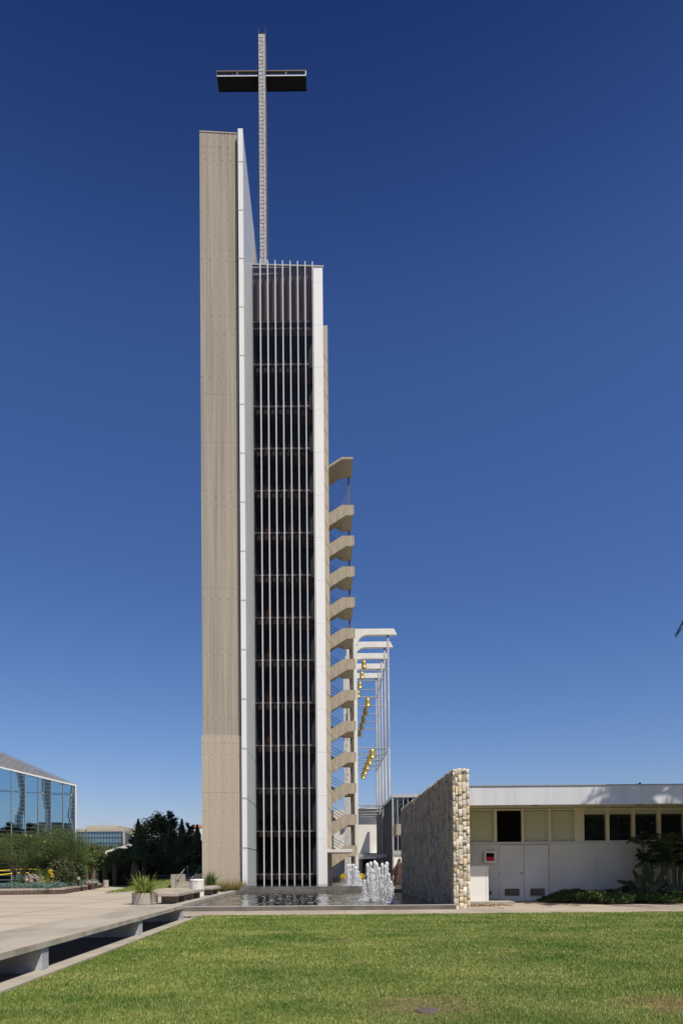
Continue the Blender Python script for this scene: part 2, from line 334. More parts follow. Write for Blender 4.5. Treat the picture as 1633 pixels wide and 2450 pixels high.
# ================================================================== GROUND
def sheet(name, poly, z, m, kind='structure'):
    return tag(MB().add([(x,y,z) for x,y in poly], [tuple(range(len(poly)))]).build(name, m), kind=kind)
Z0 = 0.0
sheet('ground', [(-2500,-60),(2500,-60),(2500,3000),(-2500,3000)], -.03, m_ground)
sheet('plaza', [(-60,-8),(-4.8,-8),(-4.8,19.3),(-5.4,19.3),(-5.4,60),(-60,60)], -.008, m_plaza)
sheet('plaza_surround', [(-5.4,19.2),(30,19.2),(30,75),(-5.4,75)], -.008, m_walk)
for i, (ya, yb) in enumerate(((12.6,13.1),(17.0,16.8),(22.6,23.0),(28.4,28.2),(33.0,33.6))):
    tag(MB().add([(-40,ya,-.004),(-5.4,yb,-.004),(-5.4,yb+.02+.01*i,-.004),(-40,ya+.02+.01*i,-.004)], [(0,1,2,3)]).build('paving_joint', m_rim), kind='structure')
for i, xj in enumerate((-9.3,-14.2,-21)):
    tag(MB().add([(xj,2,-.0035),(xj+.02,2,-.0035),(xj+.05,36,-.0035),(xj+.02,36,-.0035)], [(0,1,2,3)]).build('paving_joint', m_rim), kind='structure')
# footpath with score joints
j = MB(); pw = [-5.4+i*3.0 for i in range(9)]
for i in range(len(pw)-1): j.box(pw[i]+.008, pw[i+1]-.008, 19.12, 20.0 if i < 9 else 21, -.05, .004)
for i in range(len(pw)-1): j.box(pw[i]+.008, pw[i+1]-.008, 20.015, 21.19, -.05, .004)
tag(j.build('path', m_walk), kind='structure')
tag(MB().box(18.62, 32, 19.12, 21.4, -.05, .004).box(5.6, 18.5, 21.2, 23.2, -.05, .003).build('pavement', m_walk), kind='structure')
# lawn base and blades
LX0 = -3.42
lawn_m = mat('lawn_soil', (.08,.105,.028), (.16,.16,.055), 1.2, 1, .5, 60, coords='Object')
sheet('lawn', [(LX0,-6),(26,-6),(26,19.12),(-3.2,19.12),(LX0,18.7)], .0, lawn_m)
def blades(name, poly_f, xr, yr, dens, h, m, hz=None, wk=1.0):
    N = 0; allc = []
    y = yr[0]
    while y < yr[1]:
        x0, x1 = xr(y); n = int(dens(y)*(x1-x0)*.5); c = np.stack([rng.uniform(x0, x1, n), rng.uniform(y, y+.5, n)], 1); allc.append(c); y += .5
    c = np.concatenate(allc); c = c[poly_f(c)]; n = len(c); z = np.zeros(n) if hz is None else hz(c)
    s = np.clip(c[:,1]/6, .8, 3.2); a = rng.random(n)*2*pi; le = rng.uniform(.2, 1.0, n); H = h*rng.uniform(.55,1.25,n)*(1+.12*s)
    patch = .5+.5*np.sin(c[:,0]*1.7+np.sin(c[:,1]*1.1)*1.5)*np.sin(c[:,1]*.9+np.sin(c[:,0]*.7)*2); H *= .8+.35*patch; H *= 1-.6*np.clip(1.3-np.hypot(c[:,0]-.92, c[:,1]-6.35)/.55, 0, 1)
    base = np.stack([c[:,0], c[:,1], z], 1); tip = base+np.stack([np.cos(a)*np.sin(le)*H, np.sin(a)*np.sin(le)*H, np.cos(le)*H+.004], 1)
    b2 = rng.random(n)*2*pi; ww = .0032*s*wk; side = np.stack([np.cos(b2)*ww, np.sin(b2)*ww, 0*ww], 1)
    V = np.stack([base-side, base+side, tip], 1).reshape(-1,3)
    return tag(mesh_np(name, V, np.arange(n*3).reshape(-1,3), m), kind='stuff')
def grass_mat():
    m = leafm('grass_blade', [(.11,.18,.035),(.235,.31,.07),(.50,.49,.22)], .3, .5); n = m.node_tree
    # broad dry and lush patches over the lawn
    tc = n.nodes.new('ShaderNodeTexCoord'); nz = n.nodes.new('ShaderNodeTexNoise'); nz.inputs['Scale'].default_value = .42; nz.inputs['Detail'].default_value = 7; nz.inputs['Roughness'].default_value = .72
    mp = n.nodes.new('ShaderNodeMapping'); mp.inputs['Scale'].default_value = (1,1.6,0); n.links.new(tc.outputs['Object'], mp.inputs[0]); n.links.new(mp.outputs[0], nz.inputs[0])
    rp = n.nodes.new('ShaderNodeValToRGB'); rp.color_ramp.elements[0].position = .36; rp.color_ramp.elements[1].position = .66
    rp.color_ramp.elements[0].color = (.52,.74,.40,1); rp.color_ramp.elements[1].color = (1.55,1.38,1.35,1); n.links.new(nz.outputs[0], rp.inputs[0])
    # two dry spots
    b = n.nodes['Principled BSDF']; src = b.inputs['Base Color'].links[0].from_socket
    mx = n.nodes.new('ShaderNodeMix'); mx.data_type = 'RGBA'; mx.blend_type = 'MULTIPLY'; mx.inputs[0].default_value = 1; n.links.new(src, mx.inputs[6]); n.links.new(rp.outputs[0], mx.inputs[7]); cur = mx.outputs[2]
    for (sx, sy, sr) in ((.92,6.4,.85),(3.3,6.3,.8),(2.6,9.6,.45),(.4,12.2,.5)):
        v = n.nodes.new('ShaderNodeVectorMath'); v.operation = 'DISTANCE'; v.inputs[1].default_value = (sx, sy, 0)
        ns = n.nodes.new('ShaderNodeTexNoise'); ns.inputs['Scale'].default_value = 6; n.links.new(tc.outputs['Object'], ns.inputs[0])
        ad = n.nodes.new('ShaderNodeMath'); ad.operation = 'MULTIPLY_ADD'; ad.inputs[1].default_value = sr*1.6; n.links.new(ns.outputs[0], ad.inputs[0]); n.links.new(v.outputs['Value'], ad.inputs[2])
        n.links.new(tc.outputs['Object'], v.inputs[0])
        mr = n.nodes.new('ShaderNodeMapRange'); mr.inputs[1].default_value = sr*.8; mr.inputs[2].default_value = sr*1.55; mr.inputs[3].default_value = .95 if sy < 7 else .45; mr.inputs[4].default_value = 0; n.links.new(ad.outputs[0], mr.inputs[0])
        m2 = n.nodes.new('ShaderNodeMix'); m2.data_type = 'RGBA'; m2.inputs[7].default_value = (.46,.31,.17,1); n.links.new(mr.outputs[0], m2.inputs[0]); n.links.new(cur, m2.inputs[6]); cur = m2.outputs[2]
    n.links.new(cur, b.inputs['Base Color'])
    for nd in n.nodes:
        if nd.type == 'BSDF_TRANSLUCENT': n.links.new(cur, nd.inputs[0])
    return m
m_grass = grass_mat()
def lawn_in(c):
    d = (c[:,0] > LX0-.03+.04*np.sin(c[:,1]*7)) & (c[:,1] < 19.15+.03*np.sin(c[:,0]*5))
    e = ((c[:,0]-.92)/.12)**2+((c[:,1]-6.2)/.11)**2 > 1
    return d & e
blades('grass', lawn_in, lambda y: (LX0-.1, .56*y+1.2), (4.6, 19.3), lambda y: 6800*(6/max(y,5))**1.45, .029, m_grass)
# valve cover in the lawn
e = empty('valve_cover', 'round grey ribbed valve cover set in a dry patch of the lawn', 'valve cover', loc=(.92,6.2,0))
MB().lathe((0,0,0), [(.105,0),(.105,.010),(.095,.014),(0.01,.016)], 28).build('lid', m_rust, e)
q = MB()
for i in range(-5,6): 
    ww = math.sqrt(max(0,.085**2-(i*.015)**2)); q.box(-ww, ww, i*.015-.003, i*.015+.003, .014, .019)
q.build('rib', m_rim, e)
# kerb between lawn and bench, dark toned ground sheet beneath bench
tag(MB().box(-3.72, LX0+.0, -4, 17.9, -.05, .03).build('kerb', m_rimtop), kind='structure')
sheet('under_bench_strip', [(-4.8,-4),(-3.72,-4),(-3.72,19.2),(-4.8,19.2)], -.004, mat('dark_ground', (.10,.09,.08), (.15,.13,.11), 20, 1, .5, 50))
# ================================================================== LONG BENCH
e = empty('concrete_bench', 'very long low beige concrete bench running along the left edge of the lawn', 'bench', loc=(-4.2,10,0))
o = MB().box(-4.82, -3.58, -2, 17.45, .315, .40).build('seat', m_bench, None, bevel=.008, origin=(-4.2,10,0)); o.parent = e; o.location = (0,0,0); bpy.data.objects[o.name].location = (0,0,0)
o = MB().box(-3.579, -3.572, -2, 17.44, .318, .394).build('edge', m_benchedge, None, origin=(-4.2,10,0)); o.parent = e; o.location = (0,0,0)
for y in (-.5, 4.1, 8.7, 13.3, 17.2):
    o = MB().box(-4.78, -3.60, y, y+.23, -.02, .315).build('leg', m_post, None, bevel=.006, origin=(-4.2,10,0)); o.parent = e; o.location = (0,0,0)
# ================================================================== POOLS
PXL, PXR, PYF, PYM = -5.15, 4.1, 21.2, 37.5
e = empty('pool_basin', 'stepped concrete basin of the long pool between footpath and tower', 'pool basin')
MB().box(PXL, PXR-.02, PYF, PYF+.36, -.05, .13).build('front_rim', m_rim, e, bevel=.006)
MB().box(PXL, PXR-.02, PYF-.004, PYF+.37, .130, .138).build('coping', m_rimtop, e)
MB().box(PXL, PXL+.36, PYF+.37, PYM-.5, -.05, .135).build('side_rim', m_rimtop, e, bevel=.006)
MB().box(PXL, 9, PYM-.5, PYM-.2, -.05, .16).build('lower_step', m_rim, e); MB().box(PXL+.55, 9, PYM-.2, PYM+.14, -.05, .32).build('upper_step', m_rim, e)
MB().obox((PXL+.55,PYM+.14,-.05), (.25,0,0), (.13,3.8,0), (0,0,.37)).build('rear_rim', m_rim, e)
tag(MB().box(PXL+.36, PXR, PYF+.3, PYM-.4, -.4, -.3).build('pool_floor', m_dark), kind='structure')
def water(name, x0, x1, y0, y1, z, res, amp):
    nx, ny = int((x1-x0)/res), int((y1-y0)/res); X, Y = np.meshgrid(np.linspace(x0,x1,nx), np.linspace(y0,y1,ny)); H = np.zeros_like(X)
    for i in range(70):
        k = rng.uniform(5, 34); a = rng.random()*2*pi; H += np.sin(k*(X*np.cos(a)+Y*np.sin(a))+rng.random()*7)*(6/k)
    H *= amp/6; V = np.stack([X, Y, z+H], -1).reshape(-1,3); i = np.arange((ny-1)*nx).reshape(ny-1,nx)[:,:-1].ravel()
    return tag(mesh_np(name, V, np.stack([i,i+1,i+nx+1,i+nx],1), m_water, smooth=True), kind='structure')
water('water', PXL+.34, PXR, PYF+.34, PYM-.45, .0, .045, .012)
water('water', PXL+.75, 9, PYM+.12, 50, .255, .07, .010)
# ================================================================== STONE WALL
def stone_wall():
    x0, x1, y0, y1, zt = 4.09, 4.60, 21.62, 36.2, 4.46
    e = empty('stone_wall', 'tall free standing wall of rough upright cream and ochre ledge stones', 'stone wall', loc=(4.3,21.7,0))
    def add(b): b.parent = e; b.location = -e.location; return b
    add(MB().box(x0+.03, x1-.03, y0+.04, y1-.02, -.3, zt-.05).build('core', m_mortar))
    def stones(u0, u1, place, wr, hr, top, prot):
        V, Fc = [], []; u = u0; r = random.Random(3)
        while u < u1-.02:
            ww = min(r.uniform(*wr), u1-u); 
            if u1-(u+ww) < wr[0]*.6: ww = u1-u
            z = -.1-r.uniform(0,.3); zt_ = top-r.uniform(0,.06)
            while z < zt_-.04:
                hh = min(r.uniform(*hr), zt_-z); 
                if zt_-(z+hh) < .08: hh = zt_-z
                g = .013; p = r.uniform(*prot); s = len(V); jr = lambda: r.uniform(-.010,.010); b = min(.008, ww*.12)
                a0,a1,c0,c1 = u+g/2, u+ww-g/2, z+g/2, z+hh-g/2
                for (a,c) in ((a0,c0),(a1,c0),(a1,c1),(a0,c1)): V.append(place(a, -.03, c))
                for (a,c) in ((a0,c0),(a1,c0),(a1,c1),(a0,c1)): V.append(place(a+jr()*.5, p-.006, c+jr()))
                for (a,c) in ((a0+b,c0+b),(a1-b,c0+b),(a1-b,c1-b),(a0+b,c1-b)): V.append(place(a+jr(), p+jr(), c+jr()))
                for k in range(4):
                    n_ = (k+1)%4; Fc.append((s+k,s+n_,s+4+n_,s+4+k)); Fc.append((s+4+k,s+4+n_,s+8+n_,s+8+k))
                Fc.append((s+8,s+9,s+10,s+11)); Fc.append((s,s+1,s+2,s+3))
                z += hh
            u += ww
        return V, Fc
    V, Fc = stones(x0, x1+.02, lambda a, p, c: (a, y0-p+.03, c), (.07,.135), (.09,.34), zt, (.0,.055)); add(mesh_np('end_face', V, Fc, m_stone))
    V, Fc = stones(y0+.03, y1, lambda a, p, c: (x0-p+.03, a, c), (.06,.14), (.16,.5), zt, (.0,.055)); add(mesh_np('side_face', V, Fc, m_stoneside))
    V, Fc = stones(y0+.03, y1, lambda a, p, c: (x1+p-.01, a, c), (.1,.2), (.25,.6), zt, (.0,.04)); add(mesh_np('rear_face', V, Fc, m_stone))
    return e
stone_wall()
# ================================================================== RIGHT BUILDING
def right_building():
    YW, YF = 25.9, 23.1
    X = lambda px, py=2050: P(px, py, YW).x
    Zp = lambda py, px=1250: P(px, py, YW).z
    e = empty('white_building', 'low white flat roofed building with deep fascia, doors and dark windows', 'building')
    xl, xr = 4.66, 24.0; zs0, zs1 = Zp(2018.5), Zp(2015); zt = Zp(1940)
    zfb, zft = P(1300,1925,YF).z, P(1300,1880,YF).z; xf = P(1121.5,1900,YF).x
    MB().box(xl, xr, YW+.25, YW+9, -.05, zft-.15).build('wall', m_cream, e)
    xd0, xd1 = X(1193.6), X(1312); zd = Zp(2021.5)
    lw = MB(); js = [xl, xd0-.02]; lw.box(xl, xd0-.01, YW, YW+.25, -.05, zs0)
    edges = [xd1+.01, X(1422), X(1484), X(1640), xr]
    for i in range(len(edges)-1): lw.box(edges[i]+(.006 if i else 0), edges[i+1], YW+(.004 if i%2 else 0), YW+.24, -.05, zs0)
    lw.box(xd0-.01, xd1+.01, YW+.06, YW+.25, -.05, zs0)
    lw.build('lower_wall', m_gwall, e)
    MB().box(xl, xr, YW-.05, YW+.25, zs0, zs1+.012).build('sill', m_fascia, e)
    # upper band
    cr = lambda c: X(1090+c*543/1568)
    z0, z1 = zs1+.012, zt+.35
    for a, b in ((100,265),(472,640),(660,822)): MB().box(cr(a), cr(b), YW+.12, YW+.2, z0, zt).build('panel', m_sagegreen, e)
    for a, b in ((265,285),(455,472),(640,660),(822,888),(1040,1062),(1220,1240),(1395,1418),(1572,1594),(1750,1772),(1930,1950),(2110,2132)):
        MB().box(cr(a), cr(b), YW+.0, YW+.26, z0, z1-.06).build('mullion', m_cream, e)
    MB().box(xl, cr(100), YW+.02, YW+.26, z0, z1-.06).build('mullion', m_cream, e)
    lv = MB().box(cr(285), cr(455), YW+.18, YW+.24, z0, zt); lo = lv.build('vent_backing', m_dark, e)
    lv = MB(); n = 13
    for i in range(n):
        z = z0+(zt-z0)*(i+.2)/n; lv.obox((cr(285), YW+.05, z), (cr(455)-cr(285),0,0), (0,.10,.075), (0,-.006,.012))
    tag(lv.build('vent_slats', m_blk, e), 'dark horizontal louvre slats')
    for a, b in ((888,1040),(1062,1220),(1240,1395),(1418,1572),(1594,1750),(1772,1930),(1950,2110)):
        wdo = MB().box(cr(a), cr(b), YW+.12, YW+.14, z0, zt+.02).build('window', m_wglass, e)
        MB().box(cr(a), cr(b), YW+.06, YW+.118, z0, z0+.03).build('frame', m_cream, wdo)
        MB().box(cr(a)+.002, cr(b)-.002, YW+.09, YW+.119, zt-.15, zt+.02).build('blind', m_sagegreen, wdo)
    MB().box(xl, xr, YW-.02, YW+.3, zt+.02, zfb+.1).build('lintel', m_cream, e)
    # roof: fascia panels + soffit
    fx = [xf, X(1229)*YF/YW+.0, P(1446,1900,YF).x, P(1633,1900,YF).x+1.1, 24.2]; fx[1] = P(1229.5,1900,YF).x
    for i in range(4): MB().box(fx[i]+(.004 if i else 0), fx[i+1], YF, YF+.12, zfb, zft).build('fascia', m_fascia, e)
    MB().box(xf+.01, 24.2, YF+.12, YW+9.2, zfb+.12, zft-.06).build('roof', m_cream, e)
    MB().box(xf+.01, 24.2, YF-.03, YF+.16, zft, zft+.03).build('roof_trim', m_metal, e)
    for px in (1281, 1531): 
        p = P(px, 1934, 24.5); MB().lathe((p.x, 24.5, zfb+.09), [(.11,0),(.12,.01),(.12,.04)], 20).build('downlight', m_rim, e)
    # doors
    xm = X(1252.8)
    for k, (a, b) in enumerate(((xd0, xm-.008),(xm+.008, xd1-.01))):
        d = MB().box(a, b, YW+.015, YW+.055, .02, zd).build('door', m_door, e)
        l0, l1 = ((1204,1242),(1265,1302))[k]; lx0, lx1 = X(l0), X(l1); lz0, lz1 = Zp(2144.5), Zp(2124.5)
        f = MB(); f.box(lx0, lx1, YW-.0, YW+.014, lz1-.02, lz1).box(lx0, lx1, YW, YW+.014, lz0, lz0+.02).box(lx0, lx0+.02, YW, YW+.014, lz0+.02, lz1-.02).box(lx1-.02, lx1, YW, YW+.014, lz0+.02, lz1-.02)
        g = f.build('vent_frame', m_alum, d); s = MB()
        for i in range(8): z = lz0+.025+(lz1-lz0-.05)*i/8; s.obox((lx0+.02, YW+.001, z), (lx1-lx0-.04,0,0), (0,.012,.03), (0,-.002,.004))
        tag(s.build('vent_slats', m_rim, d), 'grey slats of the door vent')
        hx = xd0-.012 if k == 0 else xd1-.008
        for z in (.25, 1.05, 1.9): MB().tube((hx, YW-.002, z-.06), (hx, YW-.002, z+.06), .012, n=8).build('hinge', m_metal, d)
    hd = MB().lathe((0,0,0), [(.035,0),(.035,.01),(.02,.02),(.015,.06)], 16).tube((0,0,.055), (-.11,0,.055), .011)
    h = hd.build('handle', m_metal, [o for o in e.children if o.name.startswith('door')][0]); h.rotation_euler = (pi/2,0,0); hp = P(1248, 2088.5, YW); h.location = (hp.x, YW+.015, hp.z)
    sg = P(1224.5, 2048, YW); n_ = MB().box(sg.x-.125, sg.x+.125, YW+.006, YW+.014, sg.z-.085, sg.z+.085).build('notice', m_hyd, e)
    for i, wv in enumerate((.19,.17,.18,.09)):
        xx = sg.x-wv/2; t = MB()
        while xx < sg.x+wv/2: ww = random.uniform(.01,.03); t.box(xx, xx+ww, YW+.003, YW+.0055, sg.z+.045-i*.034, sg.z+.055-i*.034); xx += ww+.007
        t.build('text_line', m_metal, n_)
    # slab step in front of door niche
    return YW, X, Zp
YW, XW, ZW = right_building()
p0, p1 = P(1125, 2156, 25.2), P(1213, 2156, 25.2)
tag(MB().box(4.62, P(1213,2158,25.0).x, 24.0, 25.88, -.05, .085).build('concrete_step', m_rimtop, bevel=.01), 'low concrete step in front of the white utility cabinet', 'step')
e = empty('utility_cabinet', 'tall plain white metal utility cabinet against the end of the stone wall', 'cabinet')
cy0, cy1 = 24.35, 25.0; cx1 = P(1167.5,2100,cy0).x; cx0 = 4.64; cz = P(1150,2072,cy0).z
MB().box(cx0, cx1, cy0, cy1, .085, cz-.02).build('body', m_hyd, e, bevel=.006)
MB().box(cx0, cx1+.03, cy0-.03, cy1+.02, cz-.02, cz+.005).build('lid', m_hyd, e)
MB().box(cx1-.085, cx1-.08, cy0-.003, cy0, .1, cz-.03).build('seam', m_rim, e)
q = P(1172, 2136, YW); tag(MB().box(q.x-.04, q.x+.05, YW-.05, YW-.001, q.z-.07, q.z+.07).build('outlet_box', m_rim, bevel=.008), 'small grey electrical outlet box low on the wall', 'outlet box')
# extinguisher box
e = empty('extinguisher_cabinet', 'white framed box with a red extinguisher on the wall above the cabinet', 'extinguisher box')
a, b = P(1157.5, 2065, YW-.12), P(1186, 2036, YW-.12)
MB().box(a.x+.005, b.x-.005, YW-.09, YW-.001, a.z, b.z).build('case', m_metal, e)
f = MB(); t_ = .075; f.box(a.x,b.x,YW-.12,YW-.09,a.z,a.z+t_).box(a.x,b.x,YW-.12,YW-.09,b.z-t_,b.z).box(a.x,a.x+t_,YW-.12,YW-.09,a.z+t_,b.z-t_).box(b.x-t_,b.x,YW-.12,YW-.09,a.z+t_,b.z-t_); f.build('frame', m_hyd, e, bevel=.004)
MB().box(a.x+t_, b.x-t_, YW-.1, YW-.092, a.z+t_, a.z+t_+.15).build('red_panel', m_red, e)
MB().box(a.x+t_, b.x-t_, YW-.1, YW-.092, a.z+t_+.152, b.z-t_).build('window_pane', m_wglass, e)
# roof fitting
p = P(1526, 1877, 23.5); e = empty('roof_bird', 'two small dark knobs of a fitting standing on the roof edge', 'roof fitting', loc=(p.x, 23.5, P(1300,1880,23.1).z+.0)); e.name = 'roof_fitting'
MB().lathe((-.05,0,0), [(.04,0),(.05,.05),(.03,.09),(.01,.1)], 10).build('knob', m_blk, e); MB().lathe((.05,0,0), [(.045,0),(.05,.06),(.035,.12),(.01,.14)], 10).build('knob', m_blk, e)
# mulch patch
tag(MB().add([(4.62,23.9,.004),(5.6,23.95,.004),(6.4,23.4,.004),(6.0,23.0,.004),(4.9,22.7,.004),(4.62,22.6,.004)], [(0,1,2,3,4,5)]).build('mulch_bed', m_soil), kind='structure')
c = rng.uniform((4.6,22.6,0),(6.3,23.95,.03),(420,3)); V, Fq = quads_from(c, rng.normal(size=(420,3))*[1,1,.15], rng.normal(size=(420,3)), rng.uniform(.04,.11,420), rng.uniform(.02,.04,420))
tag(mesh_np('leaf_litter', V, Fq, leafm('dry_leaf', [(.16,.08,.04),(.3,.2,.12),(.5,.4,.3)], .1)), kind='stuff')
# ground cover hedge along the building
def ground_cover(name, n, fx, hfun, m, size, seed=1):
    c = fx(n); z = hfun(c); zz = z*rng.random(n)**.35; c3 = np.stack([c[:,0], c[:,1], zz+.02], 1)
    d = rng.normal(size=(n,3)); d[:,2] *= .6; wv = rng.normal(size=(n,3)); wv[:,2] *= .4
    V, Fq = quads_from(c3, d, wv, size*rng.uniform(.6,1.3,n), size*.65*rng.uniform(.6,1.3,n)); return tag(mesh_np(name, V, Fq, m), kind='stuff')
def hfx(n):
    x = rng.uniform(9.05, 21, n); x = np.where(rng.random(n) < .35, rng.uniform(8.0,12.5,n), x)
    yf = 23.15 + np.where(x < 9.4, (9.4-x)*1.1, 0)+.12*np.sin(x*3.1)+.06*np.sin(x*9); return np.stack([x, yf+(25.85-yf)*rng.random(n)**1.4], 1)
def hh(c):
    ed = np.clip((c[:,0]-7.9)/1.1, .15, 1); return ed*(.33+.06*np.sin(c[:,0]*2.3+c[:,1])+.05*np.sin(c[:,0]*6.7)*np.sin(c[:,1]*5)+.07*(c[:,1]-23.2)/2.5)*np.clip((c[:,1]-23.0)*3, .35, 1)
ground_cover('ground_cover', 30000, hfx, hh, m_ivy, .075)
sheet('planting_soil', [(8.6,23.9),(9.4,23.3),(22,23.3),(22,25.9),(8.0,25.9)], .002, m_soil)
# bird of paradise
e = empty('bird_of_paradise', 'broad leaved plant with orange flowers between ground cover and wall', 'plant', loc=((1545-PX)/F*24.1, 24.1, 0)); r = random.Random(5)
base = Vector((0,0,.05)); V, Fc, st = [], [], MB()
for i in range(26):
    a = r.uniform(0, 2*pi); L = r.uniform(.55, 1.15); le = r.uniform(.15, 1.15) if i > 6 else r.uniform(.9,1.35); d = Vector((cos(a)*sin(le), sin(a)*sin(le)*.6, cos(le))).normalized()
    tip = base+d*L*.62; st.tube(base, tip, .012, .008, 5); side = d.cross(Vector((r.gauss(0,.4),1,r.gauss(0,.4)))).normalized(); nl = L*.75; ww = r.uniform(.09,.14); s0 = len(V); k = 7; sag = Vector((0,0,-.25*sin(le)))
    for j2 in range(k+1): u = j2/k; wq = ww*math.sin(pi*min(1,u*.93+.05))**.8; pt = tip+d*nl*u+sag*u*u*nl*1.5; V += [tuple(pt-side*wq), tuple(pt-d.cross(side)*.02), tuple(pt+side*wq)]
    for j2 in range(k): q = s0+3*j2; Fc += [(q,q+1,q+4,q+3),(q+1,q+2,q+5,q+4)]
mesh_np('leaves', V, Fc, m_bigleaf, e); st.build('stem', m_palmstem, e)
for px, py in ((1506,2101),(1569,2099)):
    pp = P(px, py, 24.0)-e.location; f = MB().tube(base, pp, .01, .008, 5); f.build('flower_stem', m_palmstem, e); f = MB()
    for k in range(5): f.tube(pp, pp+Vector((r.uniform(-.1,.1), r.uniform(-.05,.05), r.uniform(.03,.13))), .012, .002, 5)
    f.build('flower', m_oflower, e)
# areca palm clump
def areca(px, Y, H, n, label, seed, sc=1.0):
    x = (px-PX)/F*Y; e = empty('areca_palm', label, 'palm', 'clumping palms before the white building', (x, Y, 0)); tm = MB(); A = []; r = random.Random(seed)
    for i in range(n):
        b = Vector((r.uniform(-.5,.5), r.uniform(-.35,.35), 0)); t = b+Vector((b.x*.9+r.uniform(-.12,.12), b.y*.6, H*r.uniform(.42,.68))); tm.tube(b, t, .02, .014, 6)
        A.append(fronds(tm, t, 8, H*.40, .30, .026, rise=(.35,1.35), droop=.5, seed=seed*31+i, per=20, hang=.45))
    leaf_arr('fronds', tuple(np.concatenate([a[k] for a in A]) for k in range(4))+(.028,), m_palm, e); tm.build('stem', m_palmstem, e, smooth=True)
areca(1612, 24.5, 2.9, 34, 'bushy clumping palm with many slim canes at the right edge', 3)
areca(1700, 24.3, 2.6, 18, 'clumping palm just past the right edge beside the bushy one', 8)
# tall palm outside the frame on the right: its leaf tips reach in, its shadow falls on the fascia
def big_palm(loc, h, L, label, seed, nf=46):
    e = empty('palm_tree', label, 'palm', None, loc); tm = MB(); MB().path([Vector((0,0,0)), Vector((.1,0,h*.5)), Vector((0,0,h))], [.2,.15,.13], 12).build('trunk', m_bark, e, smooth=True)
    A = fronds(tm, (0,0,h), nf, L, .66, .042, rise=(-.15,1.3), droop=.75, seed=seed, per=52, hang=.95); leaf_arr('crown', A, m_palm, e); tm.build('midrib', m_palmstem, e)
big_palm((13.85,19.4,0), 10.9, 4.0, 'tall feather palm whose leaf tips hang in at the right edge', 4)
big_palm((17.6,20.4,0), 10.0, 4.0, 'second tall feather palm out of view, added to cast shade on the fascia', 14)  # unseen palm added to widen the frond shade on the fascia
